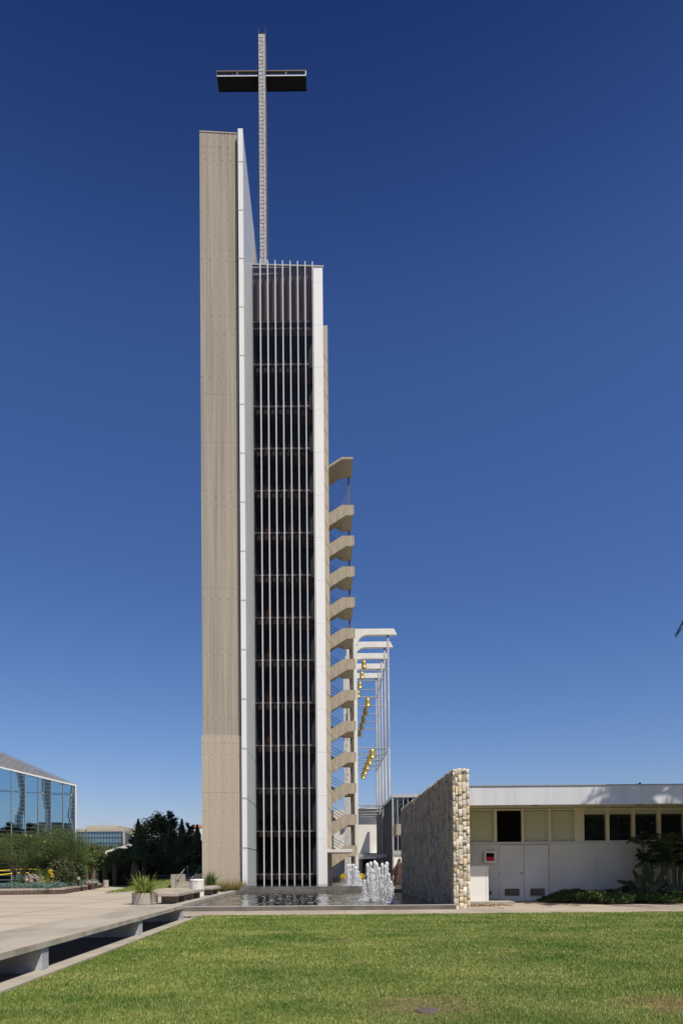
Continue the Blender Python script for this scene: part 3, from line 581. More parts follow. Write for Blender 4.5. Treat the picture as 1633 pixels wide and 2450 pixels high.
# ================================================================== TOWER
TY = 47.0
def tower():
    e = empty('office_tower', 'very tall tower of beige concrete slab, white fins and dark glass bands', 'tower')
    B = lambda m, name, mt, **k: m.build(name, mt, e, **k)
    # concrete slab
    YS = 41.55; tl, tr = P(475,313,YS), P(565,320,YS); bl, br = P(487,1900,YS), P(576,1900,YS)
    xl, xr = (tl.x+bl.x)/2, (tr.x+br.x)/2; zt = tl.z; slope = .063
    print('slab', tl, tr, bl, br)
    zs = P(530,1759,YS).z; W = xr-xl
    def strips(z0, z1, m, name, proud, x0, x1, pr):
        mb = MB(); mb.obox((x0, YS+.04+slope*(x0-xl)-proud, z0), (x1-x0, slope*(x1-x0), 0), (0,.5,0), (0,0,z1-z0-.02)); n = 18; r = random.Random(4); ww = (x1-x0)/n; H = 3.02; zz = z0
        k = 0
        for i in range(n):
            kk = i % 4; xa = x0+i*ww
            z = z0
            brk = {0: (0, 1.05, 2.35), 1: (.42, 1.9), 2: (0, 1.45, 2.62), 3: (.72, 2.1)}[kk]; bs = sorted(b+H*j2 for j2 in range(-1, 20) for b in brk); bs = [b for b in bs if z0 < z0+b < z1]
            cuts = [z0]+[z0+b for b in bs]+[z1]
            for q in range(len(cuts)-1):
                dp = ((q+kk) % 3)*pr; yb = YS+slope*(xa+ww/2-xl)-proud-dp
                if (q*2+kk) % 7 == 0:
                    mb.box(xa+.006, xa+ww*.99, yb, YS+.5, cuts[q]+.0, cuts[q+1]-.045 if cuts[q+1] < z1 else cuts[q+1]); 
                    if cuts[q+1] < z1: mb.box(xa+.002, xa+ww*.55, yb+.004, YS+.5, cuts[q+1]-.045, cuts[q+1]); mb.box(xa+ww*.55, xa+ww*.998, yb+.014, YS+.5, cuts[q+1]-.045, cuts[q+1])
                else: mb.box(xa+.006, xa+ww*.99, yb, YS+.5, cuts[q], cuts[q+1]-(.016 if abs((cuts[q+1]-z0) % H) < .02 else .002))
        return mb.build(name, m, e)
    strips(zs, zt-.08, m_conc, 'upper_shaft_face', 0, xl, xr, .0035)
    strips(-.05, zs, m_conc2, 'lower_shaft_face', .07, xl-.045, xr+.05, .005)
    mb = MB().obox((xl, YS-.03, zt-.078), (xr-xl, slope*(xr-xl), 0), (0,.6,0), (0,0,.078)); B(mb, 'shaft_cap', m_conc)
    B(MB().box(xl-.09, xr+.12, YS+.55, YS+7.5, 0, zt-.02), 'shaft_core', m_rim)
    # white fin wall on left of glazing
    YA = 41.4; fl = (P(567,400,YA).x+P(582,2050,YA).x)/2; fr_ = (P(579,400,YA).x+P(593,2050,YA).x)/2; zf = P(573,306,YA).z
    print('fin', fl, fr_, zf)
    seams = []
    zb = P(586,1909.5,YA).z; zq = P(586,1790.5,YA).z; dz = zq-zb; z = zb-2*dz; prev = .1
    zl = [.1]+[zb+dz*k for k in range(-1, 40) if .6 < zb+dz*k < zf-.5]+[zf]
    for i in range(len(zl)-1):
        B(MB().box(fl, fr_, YA, YA+.3, zl[i]+(.03 if i else 0), zl[i+1]-.03), 'front_panel', m_white)
        n = 22; rb = MB(); rb.box(fl, fr_-.03, YA+.305, 48.5, zl[i]+(.03 if i else 0), zl[i+1]-.03)
        for k in range(n):
            ya = YA+.33+k*(7.0-.33)/n*1.0; rb.box(fr_-.03, fr_, ya, ya+.27, zl[i]+(.03 if i else 0), zl[i+1]-.03)
        B(rb, 'side_panel', m_rib)
        if i: B(MB().box(fl-.02, fr_+.01, YA-.02, YA+.31, zl[i]-.028, zl[i]+.0), 'panel_joint', m_white)
    B(MB().box(fl+.02, fr_-.06, YA+.05, 48.5, 0, zf-.1), 'fin_core', m_rim)
    B(MB().box(fl-.6, fr_-.02, 48.51, 61, 0, zf), 'rear_wall', m_conc)
    # glazing
    gl = (fr_, TY-.05); gx1 = P(755.5,1300,TY).x; 
    zr = P(680,636.5,TY).z; zroof = P(680,661.5,TY+.9).z; zg = lambda k: P(690,2091,TY).z + k*fh
    fh = (P(690,1170,TY).z-P(690,2091,TY).z)/9; print('floor h', fh, 'rail', zr, 'roof', zroof, 'glass right', gx1)
    gy0, gy1 = TY-.08, TY+.12; sl = (gy1-gy0)/(gx1-fr_); gy = lambda x: gy0+(x-fr_)*sl
    B(MB().add([(fr_,gy0,.2),(gx1,gy1,.2),(gx1,gy1,zroof),(fr_,gy0,zroof)], [(0,1,2,3)]), 'glazing', m_tglass)
    B(MB().add([(fr_,gy0,zroof+.03),(gx1,gy1,zroof+.03),(gx1,gy1,zr),(fr_,gy0,zr)], [(0,1,2,3)]), 'parapet_glass', m_pglass)
    B(MB().obox((fr_,gy0-.05,zr), (gx1-fr_+.7,(gx1-fr_)*sl,0), (0,.12,0), (0,0,.09)), 'top_rail', m_metal)
    # interior
    B(MB().box(fr_+.02, gx1-.02, TY+1.6, TY+1.8, .1, zroof-.2), 'interior_back', m_int)
    ks = [k for k in range(0, 14) if zg(k) < P(680,765,TY).z+1]
    ztop = P(680,765.5,TY).z; zt2 = P(680,782,TY).z
    for k in ks:
        z = zg(k)
        if z > zt2-.5: continue
        B(MB().box(fr_+.03, gx1-.03, gy1+.30, TY+1.6, z-.42, z-.06), 'floor_slab', m_brown)
        B(MB().box(fr_+.02, gx1-.02, gy1+.02, gy1+.10, z-.06, z+.03), 'floor_trim', m_hyd)
        sh = MB()
        for i in range(8): sh.box(fr_+.08+i*.5, fr_+.30+i*.5, gy1+.12, gy1+.16, z+.03, z+.42)
        if k: B(sh, 'floor_vent', m_brown)
    B(MB().box(fr_+.02, gx1-.02, gy1+.14, TY+1.5, ztop+.03, zroof), 'spandrel', m_spandrel)
    for z in (ztop, zt2, zroof): B(MB().box(fr_+.02, gx1-.02, gy1+.01, gy1+.13, z-.05, z+.03), 'floor_trim', m_alum)
    lv = MB()
    for i in range(6): lv.box(fr_+.03, gx1-.03, gy1+.12, gy1+.18, zt2+.06+i*.07, zt2+.10+i*.07)
    B(lv, 'plant_louvre', m_rim)
    r = random.Random(2)
    for k in range(3, 12):
        if k in (3, 4, 5, 6, 8, 9, 10):
            z = zg(k); B(MB().add([(-4.05,TY+1.2,z+.1),(-3.78,TY+1.2,z+.1),(-3.72,TY+1.2,z+1.5),(-3.86,TY+1.2,z+1.5)], [(0,1,2,3)]).box(-3.2,-3.05,TY+1.15,TY+1.2,z+.1,z+1.6).box(-3.2+.9,-3.05+.86,TY+1.15,TY+1.2,z+.1,z+r.uniform(.5,1.3)), 'curtain', m_orange)
    for k in range(0, 5):
        z = zg(k); a = (-4.3, TY+.8, z+.2), (-3.1, TY+.8, z+fh-.5); b_ = (-2.4, TY+.8, z+fh-.5), (-1.2, TY+.8, z+.2)
        if k % 2: a = ((-4.3,TY+.8,z+fh-.5),(-3.1,TY+.8,z+.2)); b_ = ((-2.4,TY+.8,z+.2),(-1.2,TY+.8,z+fh-.5))
        for (s, t) in (a, b_): B(MB().tube(s, t, .028, n=6), 'brace', m_rust)
    # louvers
    for i in range(8):
        x = P(620+i*18.0, 660, TY-.35).x; xb = P(633.5+i*18.0,2000,TY-.35).x; x = (x+xb)/2
        B(MB().box(x-.029, x+.029, gy(x)-.36, gy(x)-.06, .22, zr+.10), 'louver', m_louver)
    # right fin
    YR = TY-.30; x0, x1 = (P(748.5,700,YR).x+P(761,2000,YR).x)/2, (P(769.5,700,YR).x+P(784.5,2000,YR).x)/2; zt = P(758,641,YR).z
    print('rfin', x0, x1, zt)
    zz = [.2]+[z for z in [P(770,2007.5,YR).z+ k*fh for k in range(0,14)] if z < zt-.3]+[zt]
    for i in range(len(zz)-1): B(MB().box(x0, x1, YR, YR+.5, zz[i]+(.012 if i else 0), zz[i+1]), 'right_fin_panel', m_white)
    B(MB().box(x0+.02, x1-.015, YR+.03, YR+.6, .1, zt-.02), 'fin_joint', m_rim)
    # body and rear pier
    B(MB().box(fl, x1-.12, TY+1.85, 60, 0, zroof-.25), 'tower_core', m_rim)
    YP = 52.7; px1 = P(789,1500,YP).x; zt = P(775,778,YP).z; pr = MB(); hh_ = 2.94; z = 0
    print('pier', px1, zt)
    while z < zt: pr.box(-.6, px1, YP, 62, z, min(z+hh_, zt)-.012); z += hh_
    B(pr, 'rear_pier', m_conc2)
    z = 1.0
    while z < zt-2: B(MB().obox((px1-.36, YP-.004, z+.9), (.35,0,-.75), (0,.006,0), (.012,0,.03)), 'pier_diagonal', m_mortar); z += hh_/2  # thin dark diagonal strips laid on the pier face
    # entrance canopy
    cz0, cz1 = P(820,2038.7,50).z, P(820,2031.5,50).z; cxr = P(843,2035,50).x
    B(MB().box(-.1, cxr, 50, 58, cz0, cz1), 'canopy', m_wstucco)
    # parapet struts at the cross foot
    B(MB().tube(P(604,655,49), P(624,640,49), .05).tube(P(622,641,49), P(640,652,49), .05), 'roof_strut', m_rim)
    B(MB().box(P(560,600,49).x+2.2, P(560,600,49).x+2.9, 49, 49.8, zroof-.3, zroof+1.3), 'roof_unit', m_blk)
    return zroof, x1
ZROOF, XR_ = tower()
# cross
def cross():
    YC = 52.0; e = empty('steel_cross', 'huge slender steel cross with black crossbar standing on the tower roof', 'cross')
    xa, xb = (P(617,120,YC).x+P(623,600,YC).x)/2, (P(631.5,120,YC).x+P(639,600,YC).x)/2; zt = P(624,81,YC).z; z0 = ZROOF-.3
    zc0, zc1 = P(600,182,YC).z, P(600,172,YC).z; xl, xr = P(518,177,YC).x, P(732,177,YC).x; D = 1.0
    print('cross', xa, xb, zt, xl, xr, zc0)
    MB().box(xa, xb, YC, YC+.05, z0, zt).build('front_face', m_steel, e)
    g = MB(); z = z0; k = 0
    while z < zt-.2: g.box(xa+.03, xb-.12, YC-.012, YC-.001, z, z+.014); z += .30; k += 1
    g.box(xa+.30, xa+.318, YC-.012, YC-.0012, z0, zt-1.3); g.build('ladder_grid', m_rim, e)
    MB().box(xa-.06, xa-.002, YC-.02, YC+D, z0, zt).build('side_plate', m_blk, e); MB().box(xb+.002, xb+.05, YC-.01, YC+D, z0, zt).build('side_plate', m_rust, e)
    MB().box(xa, xb, YC+D-.05, YC+D, z0, zt).build('rear_face', m_steel, e)
    for s0, s1 in ((xl, xa-.07),(xb+.06, xr)):
        MB().box(s0, s1, YC+.02, YC+D+.08, zc0, zc0+.04).build('soffit', m_blk, e)
        MB().box(s0, s1, YC+.0, YC+.018, zc0, zc0+.06).build('bright_edge', m_hyd, e)
        MB().box(s0+.03, s1-.03, YC+.10, YC+.14, zc0+.06, zc1+.05).build('arm_face', m_bmirror, e)
        MB().box(s0, s1, YC, YC+D+.08, zc1+.05, zc1+.13).build('top_plate', m_rust, e)
        MB().box(s0, s1, YC+D, YC+D+.08, zc0, zc1+.05).build('rear_plate', m_blk, e)
        mm = (s0+s1)/2; MB().box(mm-.06, mm+.06, YC+.02, YC+.1, zc0+.06, zc1+.05).build('bracket', m_rust, e)
        n = 5
        for i in range(1, n):
            if i*2 != n: x = s0+(s1-s0)*i/n; MB().box(x-.012, x+.012, YC+.06, YC+.1, zc0+.06, zc1+.05).build('rib', m_rim, e)
    MB().box(xr-.06, xr+.0, YC-.01, YC+.2, zc0, zc1+.05).build('end_plate', m_hyd, e); MB().box(xl, xl+.03, YC-.01, YC+D+.08, zc0-.002, zc1+.05).build('end_plate', m_rust, e)
    MB().box(xa+.08, xb-.1, YC+.1, YC+.5, zt, zt+.24).build('lamp', m_blk, e)
    for x in (xa-.03, xb+.02): MB().tube((x, YC+.4, zt), (x, YC+.4, zt+1.0), .010).build('antenna', m_rust, e)
cross()
# ================================================================== EXTERIOR STAIR
def staircase():
    Y0, Y1, Ym = 64.4, 67.6, 66.0
    xr = P(847.5,1500,Y0).x; xk = P(818.5,1240+0,Y0).x
    zA, zB = P(830,1208,Y0).z, P(830,2023,Y0).z; H = (zA-zB)/11
    xr = (P(847,1210,Y0).x+P(853,2025,Y0).x)/2; xk = xr-1.16; print('stair', xr, xk, zA, zB, H)
    e = empty('outdoor_staircase', 'tall open concrete switchback staircase on the right side of the tower', 'staircase')
    n = 7; tr, ri = .225, .140
    def flight():
        mb = MB(); x = xk+.25
        poly = [(xr,1.0),(xk,1.0),(xk-n*tr,1.0-n*ri*.99)]
        # parapet front: stepped lower edge
        low = []; cx, cz = xk+.27, 0.0
        for i in range(n+1): low += [(cx, cz)]; cz -= ri; low += [(cx, cz)] if i < n else []; cx -= tr
        low = [(cx+tr, low[-1][1])] if 0 else low
        pts = [(xr,1.0),(xk,1.0),(low[-1][0]-.02, 1.0-(xk-low[-1][0]+.02)*ri/tr)]+[(low[-1][0]-.02, low[-1][1])]+low[::-1]+[(xr-.14,0),(xr-.14,.10),(xr,.10)]
        mb.prism(pts, Y0, Y0+.16); return mb
    proto = None
    def stepflight(xs, zs, dirx, dz, y0, y1, cnt):
        m = MB()
        for i in range(cnt):
            x = xs+dirx*tr*i; z = zs+dz*ri*(i+1); m.box(min(x, x+dirx*tr), max(x, x+dirx*tr), y0, y1, z-.07, z+.12)
        return m
    for k in range(12):
        z0 = zA-1.0-H*k
        objs = []
        if proto is None:
            f = empty('stair_flight', None, None); f.parent = e
            flight().build('parapet', m_conc3, f); MB().box(xk+.05, xr-.15, Y0+.161, Y1, 0, .2).build('landing', m_conc3, f)
            stepflight(xk+.05, .12, -1, -1, Y0+.161, Ym-.05, 9).build('steps', m_conc3, f)
            stepflight(xk+.05, .0, -1, 1, Ym+.05, Y1, 9).build('steps', m_conc3, f)
            for dy in (0,): 
                for q in (.35,.65,.95): MB().tube((xk+.1,Ym+.1,.15+q), (xk-2.0,Ym+.1,.15+q+2.1*ri/tr), .022, n=5).build('handrail', m_blk, f)
            proto = f; f.location = (0,0,z0)
        else:
            f = copy_tree(proto, e); f.location = (0,0,z0)
    # stepped roof
    zc = P(830,1093.4,Y0).z-.2; xq = P(844,1095,Y0).x; xs = P(815,1095,Y0).x; m = MB().box(xs, xq, Y0, Y1, zc, zc+.2); x = xs; z = zc
    for i in range(8): z -= .135; m.box(x-.215, x+.0, Y0, Y1, z, z+.22); x -= .215
    m.build('stair_roof', m_conc3, e)
    MB().box(xq-.40, xq-.24, Y1-.1, Y1+.05, 0, zc).build('column', m_rust, e)
    cb = []
    for i in range(20):
        x = xq-.48-i*.105; MB().tube((x, Y1-.05, 0), (x, Y1-.05, zc+.05-max(0,(xs-x))*ri/tr), .0095, n=4).build('cable', m_rust, e)
    # base wall with stair foot
    tag(MB().prism([(.4,0),(2.6,0),(2.6,.25),(.4,.25)], Y0, Y1).build('stair_base', m_conc3, e))
staircase()
# ================================================================== BELL FRAMES
Y_B = [70+4*i for i in range(5)]
def carillon():
    XO0, XO1, XI0, XI1 = 3.13+.10, 3.45+.08, 2.60, 2.85
    X1 = P(949,1517,70).x; XP = (P(928,1600,70).x+P(933,1990,70).x)/2; zt = P(900,1504,70).z; print('carillon', X1, XP, zt, P(851,1900,70).x)
    xo1 = (P(855.3,1900,70).x+P(855,1700,70).x)/2; xo0 = P(849,1900,70).x
    zs = [P(900,y,70).z for y in (1575.8, 1665.6, 1788, 1926.5)]; print(zs)
    proto = None; G = 'concrete and steel frames of the bell structure'
    names = ['nearest', 'second', 'third', 'fourth', 'farthest']
    for i, Y in enumerate(Y_B):
        if proto is None:
            e = empty('bell_frame', 'x', 'bell frame', G, (0, Y, 0)); D = .55
            arc = [(xo1+1.1-1.0*sin(a)*1.0, zt-.62-.95*(1-cos(a))) for a in [pi/2*t/6 for t in range(7)]]
            pts = [(xo0, 0), (xo1, 0), (xo1, zt-.62-.95)]+arc[::-1]+[(X1, zt-.62),(X1-.32, zt),(xo0, zt)]
            MB().prism(pts, 0, D).build('pier_and_beam', m_wstucco, e)
            MB().box(XI0, XI1, .1, .8, 0, zt-.3).build('inner_pier', m_wstucco, e)
            MB().box(XI1+.05, xo0-.02, .9, 1.0, 0, zt-.2).build('web_wall', m_conc2, e)
            MB().tube((XP,.25,0), (XP,.25,zt-.62), .105, n=14).tube((XP,.25,0), (XP,.25,zs[2]), .125, n=14).build('pole', m_metal, e, smooth=True)
            for z in zs: MB().tube((xo1,.25,z), (XP,.25,z), .05, n=8).build('cross_tube', m_metal, e)
            MB().box(xo1, XP+.1, .15, .4, 2.45, 2.72).build('low_beam', m_alum, e)
            proto = e
        else:
            e = copy_tree(proto); e.location = (0, Y, 0)
        e['label'] = names[i]+' pale concrete and steel bell frame '+('in front of the four others' if i == 0 else 'counted back from the staircase' if i < 4 else 'at the back of the row')
    # bells
    r0, h0 = .245, .80; bp = [(.5,0),(.55,.03),(.53,.07),(.47,.12),(.46,.45),(.46,.68),(.42,.82),(.33,.93),(.18,1.0),(.03,1.02)]
    rows = ((4.27,0,.50,.80,'upper'),(4.62,1,.56,.93,'middle'),(5.02,2,.62,1.0,'lower')); ord_ = ['nearest','second','third','fourth','farthest']
    for (x, zi, wd, hh_, nm) in rows:
        bproto = None
        for i, Y in enumerate(Y_B):
            z = zs[zi]-.08-hh_*1.02
            if bproto is None:
                b = empty('gold_bell', 'x', 'bell', 'golden bells hanging in the bell structure', (x, Y+.25, z))
                MB().lathe((0,0,0), [(a*wd, c*hh_) for a, c in bp], 28).build('bell_body', m_gold, b, smooth=True)
                MB().tube((0,0,hh_*1.0), (0,0,hh_*1.02+.08), .035, n=8).build('hanger', m_rust, b); MB().tube((0,0,.3), (0,0,-.04), .02, .04, n=8).build('clapper', m_blk, b)
                bproto = b
            else: b = copy_tree(bproto); b.location = (x, Y+.25, z)
            s = 1-.02*i; b.scale = (s,s,s)
            b['label'] = f'golden bell, {ord_[i]} in the {nm} row of five'
    L = Y_B[-1]+.25
    for nm, x, z in (('high up along the pole tops',XP,zs[0]),('halfway up across the poles behind the lower bells',XP,zs[2]),('just above the white end wall',XP,zs[3])):
        tag(MB().tube((x,70.25,z), (x,L,z), .04, n=8).build('tie_tube', m_metal), 'long grey tie tube running back '+nm, 'tube', 'long tubes tying the bell frames')
    for z, nm in ((zs[2],'below the lower bells'),(zs[3],'above the white end wall')):
        for i in range(4):
            m = MB().tube((xo1,Y_B[i]+.25,z), (XP,Y_B[i+1]+.25,z), .022, n=6).tube((XP,Y_B[i]+.25,z), (xo1,Y_B[i+1]+.25,z), .022, n=6)
            tag(m.build('cross_brace', m_metal), f'flat X of thin rods {nm} in {["the nearest","the second","the third","the farthest"][i]} bay', 'brace', 'crossed rods between the bell frames')
carillon()
# white end wall building behind the frames
e = empty('chapel_building', 'plain white end wall building behind the feet of the bell frames', 'building')
YE = 89.5; a = P(857,2045,YE); b = P(921,1937,YE)
z45, z41, z36 = P(880,2042,YE).z, P(880,1941,YE).z, b.z
MB().box(1.0, b.x, YE, YE+10, z45, z36).build('wall', m_wstucco, e)
MB().box(3.5, b.x+.2, YE-1.0, YE+10, z36, z36+.2).build('roof', m_wstucco, e)
MB().box(P(862,1940,YE).x, P(914,1940,YE).x, YE-.5, YE-.01, z36-.75, z36-.45).build('ledge', m_hyd, e)
MB().box(1.0, b.x+1.2, YE-2.6, YE, z45-.28, z45).build('canopy_beam', m_alum, e)
MB().box(1.0, P(866,2050,YE).x, YE+.0, YE+4, 0, z45-.28).build('pier', m_wstucco, e); MB().box(P(912,2050,YE).x, b.x, YE, YE+4, 0, z45-.28).build('pier', m_wstucco, e)
MB().box(-1.0, 1.0, YE, YE+4, 0, 2.2).build('low_wall', m_wstucco, e)
c = rng.uniform((P(867,2060,YE).x, YE+.8, 0), (P(911,2060,YE).x, YE+2.2, z45-.2), (9000,3)); V, Fq = quads_from(c, rng.normal(size=(9000,3)), rng.normal(size=(9000,3)), rng.uniform(.1,.25,9000), rng.uniform(.06,.12,9000))
tag(mesh_np('hedge', V, Fq, m_ivy), 'tall clipped green hedge seen through the opening under the white wall', 'hedge')
# dark glazed hall right of the frames
e = empty('glass_hall', 'dark glazed hall with white frame between bell frames and stone wall', 'building')
YH = 62; x0 = P(938,1990,YH).x; zt = P(970,1900,YH).z; z1 = P(970,1908,YH).z; zs0, zs1 = P(970,2044,YH).z, P(970,2035,YH).z; zz0 = P(970,2072,YH).z
MB().box(x0, 15, YH-.15, YH+12, z1, zt).build('roof', m_alum, e); MB().box(x0+.12, 15, YH+.1, YH+.13, zs1, z1).build('glazing', m_wglass, e); MB().box(x0+.2, 14.9, YH+.4, YH+11, 0, z1-.1).build('core', m_int, e)
MB().box(x0, x0+.12, YH-.1, YH+.2, 0, z1).build('frame', m_alum, e); MB().box(x0, 15, YH-.12, YH+.25, zs0, zs1).build('sill', m_alum, e)
for px in (951, 964.5, 976, 988, 1000, 1012, 1024): x = P(px,1990,YH).x; MB().box(x-.03, x+.03, YH-.03, YH+.098, zs1, z1).build('mullion', m_alum, e)
MB().box(x0+.1, 15, YH+.02, YH+.3, 0, zs0).build('lower_wall', m_wstucco, e)
YQ = 50; a = P(948,1997,YQ); b = P(962,1971,YQ); tag(MB().box(a.x, b.x+3.5, YQ, YQ+2.5, a.z, b.z).build('concrete_canopy', m_rimtop), 'small grey concrete box canopy poking out behind the stone wall', 'canopy')
tag(MB().slab([(P(921,2000,80).x-.3,88),(P(921,2000,80).x+.0,88),(7.9,76),(7.6,76)], 0, 9.0).build('slatted_wall', m_rimtop), 'narrow grey side wall running back behind the steel poles', 'wall')
# statue
def statue():
    p = PG(950, 2112.5, .26); e = empty('statue', 'brown bronze statue of a hooded robed figure striding beside the stone wall', 'statue', loc=(p.x+.05, 46.5, .25)); k = 46.5/F
    me = bpy.data.meshes.new('figure'); vs = [(0,0,.0),(0,0,.45),(.0,0,.9),(.0,0,1.3),(.02,0,1.48),(.03,0,1.62),(.05,0,1.72), (-.12,-.02,1.28),(-.28,-.05,1.0),(-.45,-.08,.82),(-.38,-.06,.55),(.16,0,1.25),(.26,-.05,.9),(.1,0,.0),(-.16,0,.1)]
    es = [(0,1),(1,2),(2,3),(3,4),(4,5),(5,6),(3,7),(7,8),(8,9),(8,10),(3,11),(11,12),(1,13),(1,14)]
    rs = [.28,.25,.20,.17,.10,.13,.07,.13,.10,.05,.045,.12,.07,.2,.16]
    me.from_pydata(vs, es, []); o = bpy.data.objects.new('figure', me); COL.objects.link(o); o.parent = e; me.materials.append(m_bronze)
    md = o.modifiers.new('skin', 'SKIN'); 
    for v, rr in zip(me.skin_vertices[0].data, rs): v.radius = (rr, rr*.8)
    me.skin_vertices[0].data[2].use_root = True
    s = o.modifiers.new('sub', 'SUBSURF'); s.levels = s.render_levels = 2
    # cloak folds and hood
    V = []; Fc = []; r = random.Random(1); n, m_ = 28, 10
    for j2 in range(m_+1):
        u = j2/m_; z = 1.60*(1-u)+.03; rad = .09+.25*u**.8
        for i in range(n): a = 2*pi*i/n; f = 1+.14*math.sin(a*6+u*2)*u+.05*math.sin(a*11); V.append((rad*f*cos(a)*(1+.15*u)-.02*u, rad*f*sin(a)*.8, z))
    for j2 in range(m_):
        for i in range(n): Fc.append((j2*n+i, j2*n+(i+1)%n, (j2+1)*n+(i+1)%n, (j2+1)*n+i))
    mesh_np('robe', V, Fc, m_bronze, e, smooth=True)
    MB().add([(-.12,-.1,1.42),(-.5,-.12,.82),(-.42,-.08,.48),(-.2,.0,.75),(-.05,.05,1.2),(-.12,.06,1.42),(-.5,.0,.84),(-.42,.02,.5),(-.2,.1,.75),(-.05,.15,1.2)], [(0,1,2,3,4),(9,8,7,6,5),(0,5,6,1),(1,6,7,2),(2,7,8,3),(3,8,9,4),(4,9,5,0)]).build('sleeve', m_bronze, e)
    MB().box(-.3,.3,-.2,.2,-.1,.02).build('base', m_rim, e)
statue()
# ================================================================== FOUNTAIN JETS
def jet(loc, h, r, seed):
    rg = np.random.default_rng(seed); V4 = []; T = []; n, k = 14, 30
    def column(ox, oy, hh, rr0):
        ph = rg.random(6)*6; b0 = len(V4)
        for j2 in range(k+1):
            u = j2/k; z = hh*u; c = ox*(.55+.45*u), oy*(.55+.45*u)
            rr = rr0*(.28+.30*u**2+.34*max(0,(u-.6)/.4)**2) if u < .90 else rr0*.92*math.sqrt(max(0.0,1-((u-.90)/.101)**2))
            for i in range(n):
                a = 2*pi*i/n; f = 1+.13*math.sin(a*3+u*16+ph[0])+.09*math.sin(a*5-u*31+ph[1])+.05*rg.normal()
                V4.append((c[0]+rr*f*cos(a)+.012*math.sin(u*11+ph[2]), c[1]+rr*f*sin(a), z))
        for j2 in range(k):
            for i in range(n):
                q = (b0+j2*n+i, b0+j2*n+(i+1)%n, b0+(j2+1)*n+(i+1)%n, b0+(j2+1)*n+i); T.extend([(q[0],q[1],q[2]),(q[0],q[2],q[3])])
    column(0, 0, h, r*.54)
    for c_ in range(2): a = rg.random()*2*pi; column(r*.9*cos(a), r*.9*sin(a), h*rg.uniform(.4,.8), r*.30)
    ico = [(0,0,1),(1,0,0),(0,1,0),(-1,0,0),(0,-1,0),(0,0,-1)]; tri = [(0,1,2),(0,2,3),(0,3,4),(0,4,1),(5,2,1),(5,3,2),(5,4,3),(5,1,4)]
    for d in range(620):       # falling drops
        u = rg.random()**.9; z = h*(1.0-u)*.97; sp = r*(.45+1.0*u)*abs(rg.normal(.75,.3)); a = rg.random()*2*pi; s = rg.uniform(.0035,.010); el = rg.uniform(1,3.5); b = len(V4)
        for p in ico: V4.append((sp*cos(a)+p[0]*s, sp*sin(a)+p[1]*s, max(.01,z+p[2]*s*el)))
        T += [(b+x, b+y, b+c_) for x, y, c_ in tri]
    for d in range(90):        # splash
        a = rg.random()*2*pi; q = r*rg.uniform(.4,2.4); s = rg.uniform(.006,.02); b = len(V4); zz = abs(rg.normal(0,.04))
        for p in ico: V4.append((q*cos(a)+p[0]*s*1.6, q*sin(a)+p[1]*s*1.6, zz+p[2]*s))
        T += [(b+x, b+y, b+c_) for x, y, c_ in tri]
    o = mesh_np('water_jet', V4, T, m_foam, smooth=True); o.location = loc; return o
jets = [ (871,2104,26.3,.14,'short white water jet at the left of the front fountain'),(879,2064.5,28.0,.20,'tall foaming jet leftmost of the front fountain'),(886,2061,29.5,.2,'tall foaming jet second from the left in the front fountain'),
 (896,2058,31.0,.22,'tallest foaming jet in the middle of the front fountain'),(901,2062.5,27.5,.19,'tall foaming jet just right of the tallest one'),(914,2064,28.5,.19,'slender foaming jet right of the middle of the front fountain'),
 (925,2061,29.5,.22,'thick foaming jet near the right of the front fountain'),(921,2068,26.8,.18,'foaming jet in front of the thick right one'),(907,2074,26.0,.16,'lower foaming jet in the dip of the front fountain'),
 (930,2088,25.6,.15,'medium low jet beside the shortest right one'),(935.5,2107,24.6,.13,'short white water jet at the right end of the front fountain'),(890,2078,26.5,.16,'lower foaming jet before the left tall pair')]
for i, (px, py, Y, r_, lb) in enumerate(jets):
    p = P(px, py, Y); tag(jet((p.x, Y, .03), max(.4, p.z-.03), r_*.72, 50+i), lb, 'water jet', 'jets of the front fountain')
bj = [(832,2068,42,.22,'leftmost'),(838,2066.5,43.5,.22,'second from left'),(845,2066.5,41,.22,'third from left'),(850,2073,40.5,.22,'fourth from left'),(856,2083,41.5,.2,'fifth from left'),(860,2097,40,.15,'shortest, rightmost')]
for i, (px, py, Y, r_, nm) in enumerate(bj):
    p = P(px, py, Y); tag(jet((p.x, Y, .25), max(.3, p.z-.25), r_*.85, 90+i), f'foaming jet of the far fountain, {nm}', 'water jet', 'jets of the far fountain')
# yellow flower bushes beside the stair foot
for px, Y, m_, lb, s in ((818,56,m_yellow,'round yellow flowering bush at the stair foot',.28),(823.5,58,m_strap,'yellow green bush next to the round yellow one',.38),(862,60,m_yellow,'small yellow bush between the two fountains',.3)):
    x = (px-PX)/F*Y; e = empty('bush', lb, 'bush', 'small yellow bushes behind the far pool', (x,Y,.3)); leaf_cloud('foliage', [(0,0,.25),(0.1,0,.3),(-.12,0,.2)], 700, (s,s,s), .09, .05, m_, e); MB().tube((0,0,-.05),(0,0,.2),.03).build('stem', m_bark, e)
tag(MB().box(.55, 2.4, 52.8, 53.3, 0, .55).build('planter_box', m_rim, bevel=.01), 'low dark planter box at the foot of the staircase', 'planter')
